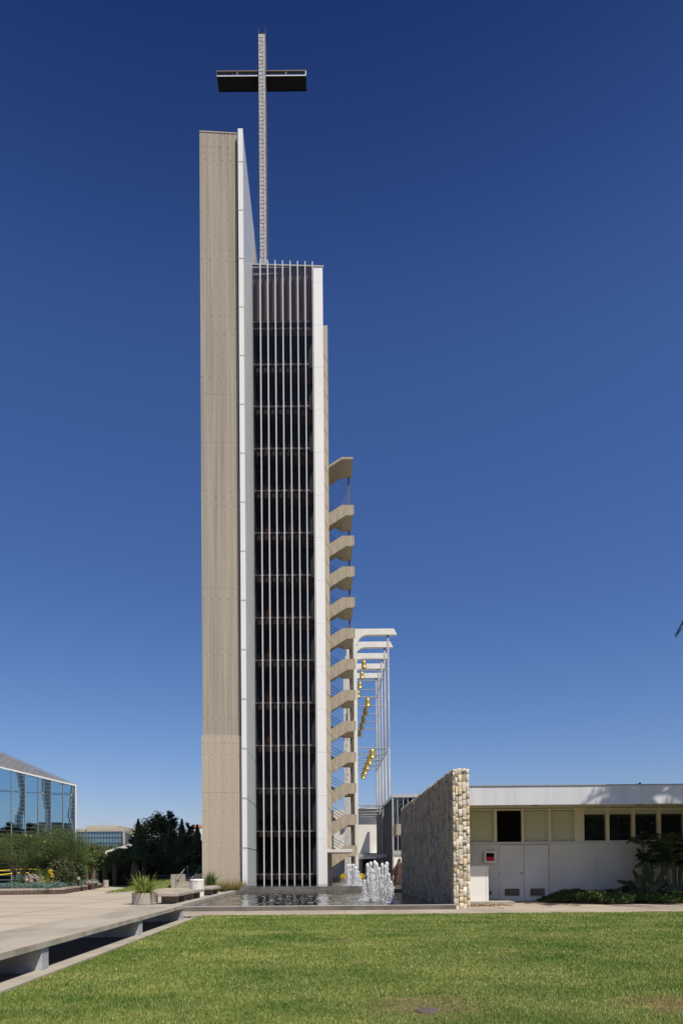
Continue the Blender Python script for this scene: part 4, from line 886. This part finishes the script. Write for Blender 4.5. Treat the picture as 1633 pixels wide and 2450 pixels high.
# ================================================================== PLAZA FURNITURE
p = PG(339, 2164.5); Yp = p.y+.47
e = empty('round_planter', 'round exposed aggregate planter with yellow green strap leaves beside the long bench', 'planter', loc=(p.x, Yp, 0))
MB().lathe((0,0,0), [(.475,0),(.48,.01),(.48,.425),(.475,.43),(.42,.43),(.42,.38),(.01,.38)], 48).build('pot', m_planter, e)
strap_tuft('leaves', m_strap, e, (0,0,.36), 130, 1.0, .045, (.1,1.15), 2, rad=.3)
strap_tuft('leaves', m_greenstrap, e, (0,0,.36), 60, .8, .04, (.3,1.25), 3, rad=.3)
def slab_bench(x, y, L, label, rz=0):
    e = empty('short_bench', label, 'bench', 'three short concrete benches beside the pool', (x,y,0), rz)
    MB().slab([(-.42,.05),(-.36,-.02),(.36,-.02),(.42,.05),(.42,L-.05),(.36,L),(-.36,L),(-.42,L-.05)], .29, .40).build('seat', m_rimtop, e, bevel=.008)
    for yy in (.30, L-.62): MB().box(-.3,.3,yy,yy+.3,0,.29).build('leg', m_rim, e, bevel=.005)
slab_bench(-5.95, 25.9, 2.3, 'nearest short concrete bench right beside the round planter')
slab_bench(-5.95, 29.0, 2.4, 'middle short concrete bench in front of the white bin')
slab_bench(-5.95, 34.2, 2.4, 'farthest short concrete bench behind the white bin')
p = PG(466, 2146); e = empty('litter_bin', 'large pale concrete cylinder bin between the short benches', 'bin', loc=(-6.1, p.y+.3, 0))
MB().lathe((0,0,0), [(.33,0),(.335,.02),(.335,.74),(.32,.745)], 36).build('drum', m_gwall, e); MB().lathe((0,0,.75), [(.345,0),(.345,.07),(.32,.09),(.01,.10)], 36).build('lid', m_white, e); MB().tube((.03,-.345,.66),(.05,-.345,.78),.015).build('latch', m_metal, e)
e = empty('potted_plant', 'squat planter with dark green strap leaves behind the farthest short bench', 'planter', loc=(-6.35,38.0,0)); MB().lathe((0,0,0), [(.4,0),(.4,.42),(.34,.42),(.34,.36),(.01,.36)], 32).build('pot', m_planter, e); strap_tuft('leaves', m_greenstrap, e, (0,0,.36), 90, .95, .05, (.05,.75), 6, rad=.25)
# feather grass row at the foot of the shaft
for i in range(12):
    x = -7.15+i*.22; yy = 40.2+.3*(i%2); e = empty('feather_grass', f'clump {i+1} from the left of pale feathery grass under the concrete shaft', 'grass clump', 'feather grass row under the shaft', (x, yy, 0)); e['label'] = 'pale golden feather grass clump in the row at the foot of the concrete shaft'
    strap_tuft('blades', m_feathgrass, e, (0,0,0), 170, .85, .012, (.1,1.1), 20+i, rad=.15)
sheet('grass_bed', [(-7.6,39.6),(-4.5,39.6),(-4.5,42.4),(-7.6,42.4)], .004, m_soil)
# ================================================================== LEFT PLANTED BED
zb = .33
bed = [(-22,36.6),(-17.7,37.2),(-14.9,37.9),(-14.6,38.4),(-16.7,51.4),(-22,52.5),(-30,50)]
e = empty('planter_wall', 'long low brown concrete wall edging the planted bed on the left', 'planter wall')
for a, b in ((bed[0],bed[1]),(bed[1],bed[2]),(bed[2],bed[3]),(bed[3],bed[4]),(bed[4],bed[5])):
    a3, b3 = Vector((*a,0)), Vector((*b,0)); d = (b3-a3); nrm = Vector((-d.y, d.x, 0)).normalized()*.3
    MB().obox(a3, d, nrm, (0,0,.225)).build('wall_course', m_planter, e); MB().obox(a3-nrm*.02, d, nrm*1.04, (0,0,.10)).build('coping', m_planter, e).location = (0,0,.235)
MB().slab(bed, -.05, .26).build('soil_bed', m_soil, e)
def bed_pts(n):
    t = rng.random(n); x = np.where(t < .5, rng.uniform(-19,-14.9,n), 0); front = t < .45
    c = np.stack([rng.uniform(-19.5,-15,n), rng.uniform(37.6,39.2,n)],1); u = rng.random(n); c2 = np.stack([-14.95-1.75*u-rng.random(n)*1.1, 38.4+12.5*u], 1); c[~front] = c2[~front]
    return c
n = 14000; c = bed_pts(n); c[:,1] += (c[:,0]+14.9)*-.0; hgt = .30+.10*np.sin(c[:,0]*5)*np.sin(c[:,1]*3); c3 = np.stack([c[:,0], c[:,1], .28+hgt*rng.random(n)**.5], 1)
d = rng.normal(size=(n,3)); d[:,2] = abs(d[:,2])+.8; V, Fq = quads_from(c3, d, rng.normal(size=(n,3)), rng.uniform(.08,.18,n), np.full(n,.035)); tag(mesh_np('blue_succulents', V, Fq, m_succ), kind='stuff')
def boulder(loc, s, label, seed):
    rg = random.Random(seed); import bmesh; bm = bmesh.new(); bmesh.ops.create_icosphere(bm, subdivisions=5, radius=1)
    from mathutils import noise
    for v in bm.verts:
        q = v.co*1.6+Vector((seed*3,0,0)); f = 1+.28*noise.noise(q)+.22*noise.noise(q*2.3)+.14*abs(noise.noise(q*5))+.07*noise.noise(q*11); v.co = Vector((v.co.x*s[0], v.co.y*s[1], v.co.z*s[2]))*f
    me = bpy.data.meshes.new('boulder'); bm.to_mesh(me); bm.free(); me.materials.append(m_rock); o = bpy.data.objects.new('boulder', me); COL.objects.link(o); o.location = loc; return tag(o, label, 'rock')
p = P(82,2105,39.2); boulder((p.x-.05,39.3,.60), (.62,.4,.48), 'large pitted grey boulder among blue succulents at the front of the bed', 2)
p = P(205,2108,45.5); boulder((p.x+.0,46,.4), (.65,.4,.20), 'low dark flat rock near the right end of the bed', 5)
def feather(px, Y, h, R, rz, label, seed, n=26000):
    x = (px-PX)/F*Y; return tree((x,Y,.25), h, (R,R*.7,rz), m_feather, label, 'feathery trees in the planted bed', n=n, leaf=.16, trunk_r=.10, clumps=60, wd=.10, seed=seed, spread=.27, shape='wide', name='feathery_tree', stems=3)
feather(45, 42, 3.3, 2.6, 1.15, 'wide low feathery tree at the far left over the bed', 11, 34000)
feather(126, 43, 3.9, 2.0, 1.35, 'taller feathery tree in front of the glass corner', 12, 30000)
feather(168, 45, 2.9, .95, 1.0, 'smaller feathery tree nearest the right corner of the glass', 13, 14000)
c = []
for px, py in ((121,1994),(107,2014),(135,2022),(38,2032),(55,2012),(8,2055),(48,2050),(141,2032),(10,2058),(75,2000),(63,1998)):
    c.append(P(px,py,41.5))
for q in c: pass
V, Fq = quads_from(np.array([tuple(q) for q in c]), rng.normal(size=(len(c),3)), rng.normal(size=(len(c),3)), np.full(len(c),.11), np.full(len(c),.1)); 
fo = mesh_np('blossom', V, Fq, m_yellow); fo.parent = [o for o in bpy.data.objects if o.name.startswith('feathery_tree')][1]; fo.location = -fo.parent.location
for px, Y, h, R, m_, lb, sd_ in ((150,41,1.7,.75,m_darkleaf,'dark dense shrub under the tall feathery tree',1),(184,43,1.55,.55,m_darkleaf,'dark glossy shrub at the right of the bed below the small tree',2),(131,42.5,1.5,.8,m_darkleaf,'dark shrub behind the boulder grasses',3),(104,41.5,1.3,.5,m_midleaf,'leafy green shrub behind the boulder',4)):
    x = (px-PX)/F*Y; tree((x,Y,.2), h, (R,R*.7,h*.5), m_, lb, 'shrubs in the planted bed', n=3500, leaf=.11, trunk_r=.03, clumps=22, wd=.55, seed=sd_, spread=.35, name='shrub', cat='shrub')
for px, Y, L, m_, lb, sd_ in ((43,38.6,1.0,m_greenstrap,'green strap leaved clump left of the boulder',1),(107,38.7,.95,m_strap,'yellow green strap clump right of the boulder',2),(118,39,.8,m_feathgrass,'pale tufted grass right of the boulder',3),(96,40.3,1.3,m_greenstrap,'tall green strap clump behind the boulder',4)):
    x = (px-PX)/F*Y; e = empty('strap_plant', lb, 'plant', 'strap leaved plants around the boulder', (x,Y,.28)); strap_tuft('leaves', m_, e, (0,0,0), 70, L, .03, (.1,1.0), 40+sd_, rad=.15)
e = empty('flowering_plant', 'plant with a spike of bright orange yellow flowers behind the boulder', 'plant', loc=((122-PX)/F*40.5, 40.5, .28)); strap_tuft('leaves', m_greenstrap, e, (0,0,0), 40, .7, .04, (.1,.8), 61, rad=.1); leaf_cloud('flower', [(0,0,.85),(.1,0,.7),(-.05,0,1.0)], 90, (.14,.1,.16), .09, .08, m_yellow, e)
# caution tape
for k, (y0, y1, x1, lb) in enumerate(((2083,2082,100,'upper strip of yellow caution tape strung before the glass building'),(2094,2090,70,'lower strip of yellow caution tape strung before the glass building'))):
    pts = [P(-40+(x1+40)*t/8, y0+(y1-y0)*max(0,(t/8))**2+1.5*sin(t*.8), 46) for t in range(9)]; V = []; Fc = []
    for q in pts: V += [tuple(q), tuple(q+Vector((0,0,.075)))]
    for i in range(8): Fc.append((2*i,2*i+2,2*i+3,2*i+1))
    o = mesh_np('caution_tape', V, Fc, m_tape); sm = o.modifiers.new('s', 'SOLIDIFY'); sm.thickness = .004; tag(o, lb, 'tape', 'yellow caution tape strips')
p = PG(251.5, 2124); e = empty('litter_bin', 'small round aggregate bin at the right end of the planted bed', 'bin', loc=(p.x, p.y+.2, 0)); MB().lathe((0,0,0), [(.20,0),(.205,.02),(.205,.55),(.19,.57),(.16,.57),(.16,.4),(.01,.4)], 28).build('drum', m_planter, e)
# ================================================================== STEPS, BANK, HEDGE
YSx, ZSx = 42.0, .18; xL, xR_, xs0, xs1 = P(408.8,2100,YSx).x, P(434,2100,YSx).x, P(421,2100,YSx).x, P(462,2100,YSx).x; zc = P(420,2092,YSx).z
e = empty('garden_steps', 'short flight of pale concrete steps between two low cheek walls', 'steps')
MB().box(xL, xR_-.38, YSx, YSx+2.4, 0, zc).build('cheek_wall', m_rimtop, e); MB().box(xR_-.38, xR_, YSx+1.0, YSx+2.4, 0, zc).build('cheek_wall', m_rimtop, e); MB().box(xs1, P(481,2100,YSx).x, YSx+.4, YSx+3.4, 0, zc+.02).build('cheek_wall', m_rimtop, e)
for i in range(5): MB().box(xs0, xs1, YSx+.1+i*.38, YSx+4, ZSx+.13*i if i else 0, ZSx+.13*(i+1)).build('step', m_rimtop, e)
def rail(x0, lb):
    e = empty('handrail', lb, 'handrail', 'metal handrails of the garden steps'); MB().path([Vector((x0,YSx+.05,.1)), Vector((x0,YSx+.05,.72)), Vector((x0+.02,YSx+.15,.78)), Vector((x0+.36,YSx+1.9,1.58)), Vector((x0+.36,YSx+1.9,.75))], [.022]*5, 8).build('rail', m_metal, e); MB().tube((x0+.2,YSx+1.0,.3),(x0+.2,YSx+1.0,1.17),.018).build('post', m_metal, e)
rail(xs0+.0, 'left tall metal handrail of the garden steps'); rail(xs1-.12, 'right metal handrail of the garden steps near the cheek wall')
A = PG(251,2136); Bp = PG(405,2124.5)
bank = [(A.x,A.y,0),(PG(330,2132).x,PG(330,2132).y,0),(xL,YSx+.1,ZSx),(xL,YSx+3.0,.80),(P(345,2106,52).x,52,P(345,2106,52).z),(PG(312,2122).x,PG(312,2122).y,.02),(PG(298,2126).x,PG(298,2126).y,0)]
tag(MB().add(bank, [(0,1,6),(1,2,3),(1,3,6),(3,4,5),(3,5,6)]).build('grass_bank', mat('bank_grass', (.075,.11,.025), (.15,.17,.05), 6, 1, .6, 50)), kind='structure')
def bz(c):
    # height on the bank plane
    out_ = np.zeros(len(c)); tri = [(0,1,6),(1,2,3),(1,3,6),(3,4,5),(3,5,6)]
    ins = np.zeros(len(c), bool)
    for t in tri:
        a, b, d = [np.array(bank[i]) for i in t]; m_ = np.array([[b[0]-a[0], d[0]-a[0]],[b[1]-a[1], d[1]-a[1]]]); uv = np.linalg.solve(m_, (c-a[:2]).T); ok = (uv[0]>=0)&(uv[1]>=0)&(uv.sum(0)<=1); out_[ok] = (a[2]+uv[0]*(b[2]-a[2])+uv[1]*(d[2]-a[2]))[ok]; ins |= ok
    return out_, ins
blades('bank_grass', lambda c: bz(c)[1], lambda y: (-18, -9), (38, 60), lambda y: 260, .06, m_grass, hz=lambda c: bz(c)[0], wk=1.3)
sheet('terrace', [(-18,62),(P(345,2106,52).x,52.2),(xL,YSx+3.0),(-8.2,YSx+3.0),(-8.2,52),(-4,52),(-4,110),(-30,110)], .82, m_soil)
tag(MB().add([(-12.4,36.5,-.012),(-7.7,36.5,-.012),(-7.7,YSx+.3,ZSx),(xL-.3,YSx+.3,ZSx)], [(0,1,2,3)]).build('walkway', m_walk), kind='structure')
# far lawn strip and roads left
sheet('far_lawn', [tuple(PG(*q))[:2] for q in ((258,2119.5),(308,2121),(345,2115),(258,2112.5))], .001, m_grass)
sheet('road', [(-120,72),(-18,72),(-18,92),(-120,92)], -.006, mat('asphalt_light', (.26,.25,.235), (.30,.29,.27), 1, .95)); sheet('verge', [(-120,93),(-18,93),(-18,97),(-120,97)], -.005, m_grass)
# dark clipped hedge
bx_ = lambda px, Y: (px-PX)/F*Y
def hedge(a, b, h, w_, label, n=9000):
    a, b = np.array(a, float), np.array(b, float); L = np.linalg.norm(b-a); e = empty('clipped_hedge', label, 'hedge', loc=(a[0],a[1],0)); t = rng.random(n); c = a+(b-a)*t[:,None]; nn = np.array([-(b-a)[1],(b-a)[0]])/L
    s = rng.uniform(-1,1,n); z = rng.random(n)*h; k = rng.integers(0,3,n); s = np.where(k==0, np.sign(s), s); z = np.where(k==1, h+rng.normal(0,.03,n), z); c = c+nn*(s*w_/2)[:,None]; c3 = np.stack([c[:,0]-a[0], c[:,1]-a[1], z+.05],1)
    V, Fq = quads_from(c3, rng.normal(size=(n,3)), rng.normal(size=(n,3)), rng.uniform(.1,.2,n), rng.uniform(.06,.12,n)); mesh_np('foliage', V, Fq, m_darkleaf, e)
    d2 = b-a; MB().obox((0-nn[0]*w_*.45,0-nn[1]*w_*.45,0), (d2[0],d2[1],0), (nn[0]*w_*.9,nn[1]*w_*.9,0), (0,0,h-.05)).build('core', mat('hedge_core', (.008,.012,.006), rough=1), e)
hedge((bx_(238,59),59),(bx_(402,60),60), 1.15, 1.2, 'dark clipped hedge behind the grass bank', 14000)
# ================================================================== BACKGROUND TREES (in the tower's shade)
G = 'dark trees left of the tower'
def bx(px, Y): return (px-PX)/F*Y
cyp = [(331,1960,60,.95,'slim dark cypress farthest left, beside the office block'),(406,1968,60,.85,'slim dark cypress in the middle of the grove'),(435,1960,60,.85,'tall slim cypress right of the bluish conifer'),(472,1974,60,.95,'slim green cypress closest to the concrete shaft')]
for i, (px, py, Y, r_, lb) in enumerate(cyp): p = P(px, py, Y); cone_tree((p.x, Y, .2), p.z-.2, r_, lb, 'slim cypresses left of the tower', seed=i, n=6500)
for i, (px, py, Y, R, lb, m_) in enumerate(((372,1960,72,2.3,'broad olive green tree between two cypresses',m_midleaf),(352,2022,66,1.6,'dark rounded tree at the left of the grove',m_darkleaf),(395,2016,66,2.0,'dark dense tree at the centre of the grove',m_darkleaf),(425,2020,64,1.7,'dark dense tree right of the grove centre',m_darkleaf),(452,2006,70,1.9,'reddish tinged tree before the distant hotel',m_darkleaf),(312,2035,62,2.0,'low spreading dark tree at the left edge of the grove',m_darkleaf),(470,2040,58,1.4,'low dark tree right beside the concrete shaft',m_darkleaf),(345,2050,60,1.9,'low dark tree above the clipped hedge',m_darkleaf))):
    p = P(px, py, Y); h = p.z; tree((p.x,Y,.2), h, (R,R*.8,h*.42), m_, lb, G, n=9000, leaf=.26, trunk_r=.16, clumps=44, wd=.5, seed=70+i, spread=.30)
for i, (px, py, Y, R, lb) in enumerate(((384,1945,74,2.6,'wispy bluish conifer leaning over the olive tree'),(408,1938,72,2.2,'tallest wispy bluish conifer of the grove'),(452,1970,76,2.2,'thin wispy conifer in front of the distant hotel'),(322,2002,70,1.6,'small wispy conifer left of the first cypress'))):
    p = P(px, py, Y); wispy((p.x,Y,.2), p.z-.2, R, lb, 'wispy conifers left of the tower', seed=i+3)
for i, (px, py, Y, R, lb, m_) in enumerate(((237,2018,110,3.2,'yellow green tree before the office block',m_midleaf),(215,2040,95,2.6,'low green tree left of the yellow green one',m_midleaf),(262,2035,100,2.6,'green tree right of the yellow green one',m_midleaf),(290,2040,84,2.4,'bright green tree left of the dark grove',m_midleaf),(195,2045,80,2.0,'green shrub like tree behind the glass corner',m_midleaf),(280,2045,75,2.0,'dark green tree behind the small bin',m_darkleaf),(300,2020,150,3.5,'small dark green tree at the right foot of the office block',m_darkleaf))):
    p = P(px, py, Y); h = p.z; tree((p.x,Y,0), h, (R,R*.8,h*.38), m_, lb, 'green trees before the office block', n=5000, leaf=.32, trunk_r=.15, clumps=34, wd=.5, seed=90+i, spread=.30)
# short cycad palms
def cycad(px, Y, h, lb, seed, rt=.22, nf=22, L=1.6):
    x = bx(px, Y); e = empty('cycad_palm', lb, 'palm', 'short thick trunked palms', (x,Y,0)); MB().lathe((0,0,0), [(rt*.8,0),(rt,.3*h),(rt*1.1,.6*h),(rt*.95,.85*h),(rt*.5,h)], 12).build('trunk', m_bark, e); tm = MB()
    A = fronds(tm, (0,0,h*.97), nf, L, .30, .035, rise=(.1,1.2), droop=.6, seed=seed, per=26, hang=.3); leaf_arr('fronds', A, m_greenstrap, e); tm.build('midrib', m_palmstem, e)
cycad(206, 56, 1.75, 'left short palm with fat brown trunk at the right of the bed', 1); cycad(224.5, 56, 1.7, 'right short palm with slim dark trunk beside the fat one', 2, .15)
for px, lb, sd_ in ((252,'shaded short palm just right of the small bin',3),(275,'shaded short palm before the hedge, left of three',4),(324,'shaded short palm with thick dark trunk before the grove',5),(345,'shaded short palm right of the thick trunked one',6)): cycad(px, 58, 2.0, lb, sd_, .2 if px != 324 else .34, 18, 1.5)
cycad(472, 54, 1.1, 'small palm behind the right cheek wall beside the shaft', 9, .12, 24, 1.5)
# ================================================================== GLASS BUILDING LEFT
def glass_building():
    e = empty('mirror_building', 'blue mirror glass building with silver grid and sloping silver roof', 'building')
    A = P(179.5,2083,78); A.z = 0; dv = Vector((.6,1,0)).normalized(); nrm = Vector((dv.y,-dv.x,0)); zA = P(179.5,1881,78).z
    bay, nb = 1.6, 18; q = A-dv*8.0*1.166; zB = P(0,1838,q.y).z; sl = (zB-zA)/(8.0*1.166); print('mirror', A, zA, zB, q)
    rows = 26; rp = .423; V, Fc = [], []; r = random.Random(9); gb = MB()
    def ztop(t): return zA+sl*t
    for b in range(nb):
        t0, t1 = b*bay, (b+1)*bay; wob = r.uniform(-.012,.012)
        for k in range(60):
            z0 = k*rp; z1 = min(z0+rp, 99)
            if z0 > ztop(t0)-.1 and z0 > ztop(t1)-.1: break
            ang = .0035*math.sin(k*.42+b*2.1)+r.gauss(0,.0010)+wob*.35; ang2 = r.gauss(0,.0015)
            for (t, z, s1, s2) in ((t0,z0,-1,-1),(t1,z0,1,-1),(t1,z1,1,1),(t0,z1,-1,1)):
                z = min(z, ztop(t)); p = A-dv*t+nrm*(ang*s1*bay/2+ang2*s2*rp/2); V.append((p.x,p.y,z))
            n_ = len(V); Fc.append((n_-4,n_-3,n_-2,n_-1))
    mesh_np('mirror_panes', V, Fc, m_bmirror, e)
    g = MB()
    for b in range(nb+1):
        p = A-dv*b*bay; w_ = .02; g.obox(p-dv*w_+nrm*.02, dv*2*w_, nrm*.06, (0,0,ztop(b*bay)))
    k = 1
    while k*rp < ztop(nb*bay):
        z = k*rp; tm = nb*bay; t0 = 0 if z < zA else (z-zA)/sl; g.obox(A-dv*t0+nrm*.02+Vector((0,0,z-.010)), -dv*(tm-t0), nrm*.02, (0,0,.02)); k += 1
    g.build('grid', mat('warm_grid_metal', (.30,.285,.26), rough=.5), e)
    pB = A-dv*nb*bay; MB().obox(A+Vector((0,0,zA))+nrm*.0, pB-A+Vector((0,0,ztop(nb*bay)-zA)), nrm*.14, (0,0,.16)).build('eave', m_white, e)
    MB().obox(A+nrm*.0+dv*.0, dv*.16, nrm*.12, (0,0,zA+.16)).build('corner_post', m_white, e)
    # roof rising behind the eave
    R1 = A+Vector((-1,.35,0))*34; k1 = P(0,1801,81.6); zr = k1.z; s = (zr-zA)/10.3; R1.z = zA+s*34; E0 = A+Vector((0,0,zA+.12)); E1 = pB+Vector((0,0,ztop(nb*bay)+.12))
    n = 46; rf = MB()
    for i in range(n):
        u0, u1 = i/n, (i+1)/n
        # strips parallel to the eave
        a0 = E0.lerp(R1, u0); a1 = E0.lerp(R1, u1); b0 = E1.lerp(E1+(R1-E0)*1.0, u0); b1 = E1.lerp(E1+(R1-E0)*1.0, u1); lift = Vector((0,0,.07))
        rf.add([a0, b0, b1, a1, a0+lift, b0+lift, b1, a1], [(0,1,5,4),(4,5,6,7)])
    rf.build('roof', m_roof, e)
    cb = MB(); 
    for i in range(0, nb+1, 1): a = E0.lerp(E1, i/nb)+Vector((0,0,.1)); d = (R1-E0); cb.obox(a, dv*.04, d*1.0, (0,0,.05))
    cb.build('roof_seams', m_roof, e)
    # body so it is a closed volume
    MB().slab([(A.x-.25,A.y-.1),(pB.x-.25,pB.y-.1),(pB.x-30,pB.y+12),(A.x-30,A.y+10)], 0, zA-.3).build('core', m_int, e)
    # brown door head
    q = A-dv*9.6; MB().obox(q+nrm*.1+Vector((0,0,P(5,2046,70).z)), -dv*3, nrm*.6, (0,0,.22)).build('door_canopy', m_rust, e)
glass_building()
# ================================================================== FAR BUILDINGS
def office():
    Y = 150; e = empty('office_block', 'distant blue glass office block with beige parapet and roof box', 'building')
    x0, x1 = P(140,2000,Y).x, P(297,2000,Y).x; zt = P(250,1982.5,Y).z; zg = P(250,1989.5,Y).z
    R = P(332,1993,Y+42)
    m_dull = mat('dull_cream', (.40,.36,.285), (.43,.39,.31), .2, .9)
    MB().slab([(x0,Y),(x1,Y),(R.x,Y+42),(x0,Y+42)], zg, zt).build('parapet', m_dull, e)
    MB().slab([(x0+.2,Y+.3),(x1-.3,Y+.3),(R.x-.4,Y+42),(x0,Y+41.8)], 0, zg-.02).build('glass_body', mat('office_glass', (.20,.32,.38), (.24,.36,.42), .3, .15, metal=.5), e)
    g = MB(); n = 22
    for i in range(n+1): x = x0+(x1-x0)*i/n; g.box(x-.03, x+.03, Y+.18, Y+.29, 0, zg)
    for k in range(1, 8): g.box(x0, x1, Y+.16, Y+.28, zg-k*1.25-.03, zg-k*1.25+.03)
    d = Vector((R.x-x1, 42, 0)); 
    for i in range(1, 16): q = Vector((x1,Y,0))+d*i/16; g.obox(q-Vector((.0,0,0)), (.12,0,0), d*.004, (0,0,zg))
    g.build('mullions', mat('office_mullion', (.04,.07,.09), rough=.5), e)
    MB().box(x1-.2, x1+.15, Y-.2, Y+.4, 0, zg).build('corner_column', m_dull, e)
    a, b = P(206,1975.5,Y+8), P(283,1983,Y+8); MB().box(a.x, b.x, Y+8, Y+25, zt-1, a.z).build('roof_box', m_dull, e)
    for px in (236, 250): x = P(px,1975,Y+8).x; MB().tube((x,Y+10,a.z-.1),(x,Y+10,a.z+.9),.06,n=6).build('roof_mast', m_metal, e)
office()
def hotel():
    Y = 320; e = empty('hotel_tower', 'distant hotel block with white window grid and brown end wall', 'building'); x0, x1, x2 = P(459,2000,Y).x, P(468,2000,Y).x, P(500,2000,Y).x; zt = P(470,1975,Y).z
    MB().box(x0, x1, Y, Y+20, 0, zt-1).build('end_wall', mat('brown_brick', (.20,.12,.09), rough=.9), e); MB().box(x0, x2, Y-.3, Y+20, zt-1, zt+.2).build('roof_band', mat('orange_band', (.5,.22,.09), rough=.8), e)
    MB().box(x1, x2, Y+.3, Y+20, 0, zt-1.01).build('recess', m_int, e); g = MB()
    for k in range(0, 14): g.box(x1, x2, Y, Y+.28, zt-1.02-k*1.75-.75, zt-1.02-k*1.75)
    for i in range(6): x = x1+i*(x2-x1)/5; g.box(x-.5, x+.5, Y-.02, Y+.27, 0, zt-1.03)
    g.build('window_grid', m_wstucco, e)
    e = empty('grey_block', 'distant grey block with rows of windows left of the hotel', 'building'); a, b = P(441,1982,360), P(462,1982,360)
    MB().box(a.x, b.x, 360, 380, 0, a.z).build('wall', mat('grey_facade', (.30,.31,.33), rough=.8), e); g = MB()
    for k in range(6):
        for i in range(4): x = a.x+.5+i*(b.x-a.x)/4; g.box(x, x+.7, 359.9, 359.98, a.z-1.5-k*1.8, a.z-.8-k*1.8)
    tag(g.build('windows', m_int, e))
hotel()
# pale stone wall, post, cones, hydrant, far tree belt
YV = 100; a, b = P(170,2087,YV), P(243,2068,YV); tag(MB().box(a.x, b.x, YV, YV+3, 0, b.z).build('garden_wall', mat('pale_stone', (.50,.44,.34), (.62,.56,.46), 3, .9, 1, 4, lo=.4, hi=.6)), 'pale cream rubble stone wall far left behind the short palms', 'wall')
a, b = P(290,2066,90), P(318,2058,90); e = empty('brick_house', 'low brick red wall of a house glimpsed under the dark trees', 'building'); MB().box(a.x, b.x+2, 90, 96, .0, b.z).build('wall', mat('pink_brick', (.40,.20,.15), rough=.9), e)
a, b = P(285,2037,96), P(322,2030,96); MB().obox((a.x,90,P(300,2048,90).z), (b.x-a.x+1.5,0,1.0), (0,8,0), (0,0,.7)).build('roof', m_wstucco, e)
e = empty('utility_pole', 'thin brown utility pole in front of the office block', 'pole', loc=(bx(206,130),130,0)); MB().tube((0,0,0),(0,0,P(206,1985,130).z),.18,.13).build('pole', m_rust, e); MB().box(-.7,.7,-.05,.05,P(206,1995,130).z,P(206,1995,130).z+.12).build('crossarm', m_rust, e)
for px, py, Y, lb in ((219,2088,80,'small orange traffic cone behind the right short palm'),(237.5,2095,72,'larger orange traffic cone on the road left of the hedge')):
    e = empty('traffic_cone', lb, 'cone', 'orange traffic cones', (bx(px,Y),Y,0)); MB().lathe((0,0,0), [(.17,.03),(.04,.68),(.03,.7)], 14).build('cone', m_cone, e); MB().box(-.2,.2,-.2,.2,0,.03).build('base', m_cone, e); MB().lathe((0,0,0), [(.115,.28),(.08,.44)], 14).build('band', m_hyd, e)
e = empty('water_barrel', 'white upright box standing before the pale stone wall', 'box', loc=(bx(230,97),97,0)); MB().box(-.5,.5,-.3,.3,0,1.05).build('body', m_hyd, e, bevel=.08); MB().box(-.4,.4,-.25,.25,1.05,1.25).build('lid', m_metal, e); e.name = 'white_box'
n = 16000; c = np.stack([rng.uniform(-130,-28,n), 190+rng.uniform(0,10,n), np.zeros(n)],1); c[:,2] = rng.random(n)**.7*(5.5+1.8*np.sin(c[:,0]*.35)+1.2*np.sin(c[:,0]*1.1)); V, Fq = quads_from(c, rng.normal(size=(n,3)), rng.normal(size=(n,3)), rng.uniform(.7,1.4,n), rng.uniform(.4,.9,n)); tag(mesh_np('distant_trees', V, Fq, m_midleaf), kind='stuff')
# trees behind the camera that the windows mirror
for i, (x, y, h) in enumerate(((14,-20,10),(19,-22,11),(24,-20,10.5),(29,-21,11),(34,-19,10),(39,-22,11),(9,-24,11),(4,-26,10),(-2,-28,11),(-9,-30,10))):
    tree((x,y,0), h, (3.2,3.0,h*.45), m_lit if i%2 else m_midleaf, "leafy green tree behind the photographer's back, showing only mirrored in dark glass", 'trees mirrored in the windows', n=8000, leaf=.5, trunk_r=.2, clumps=50, wd=.6, seed=200+i, spread=.32)
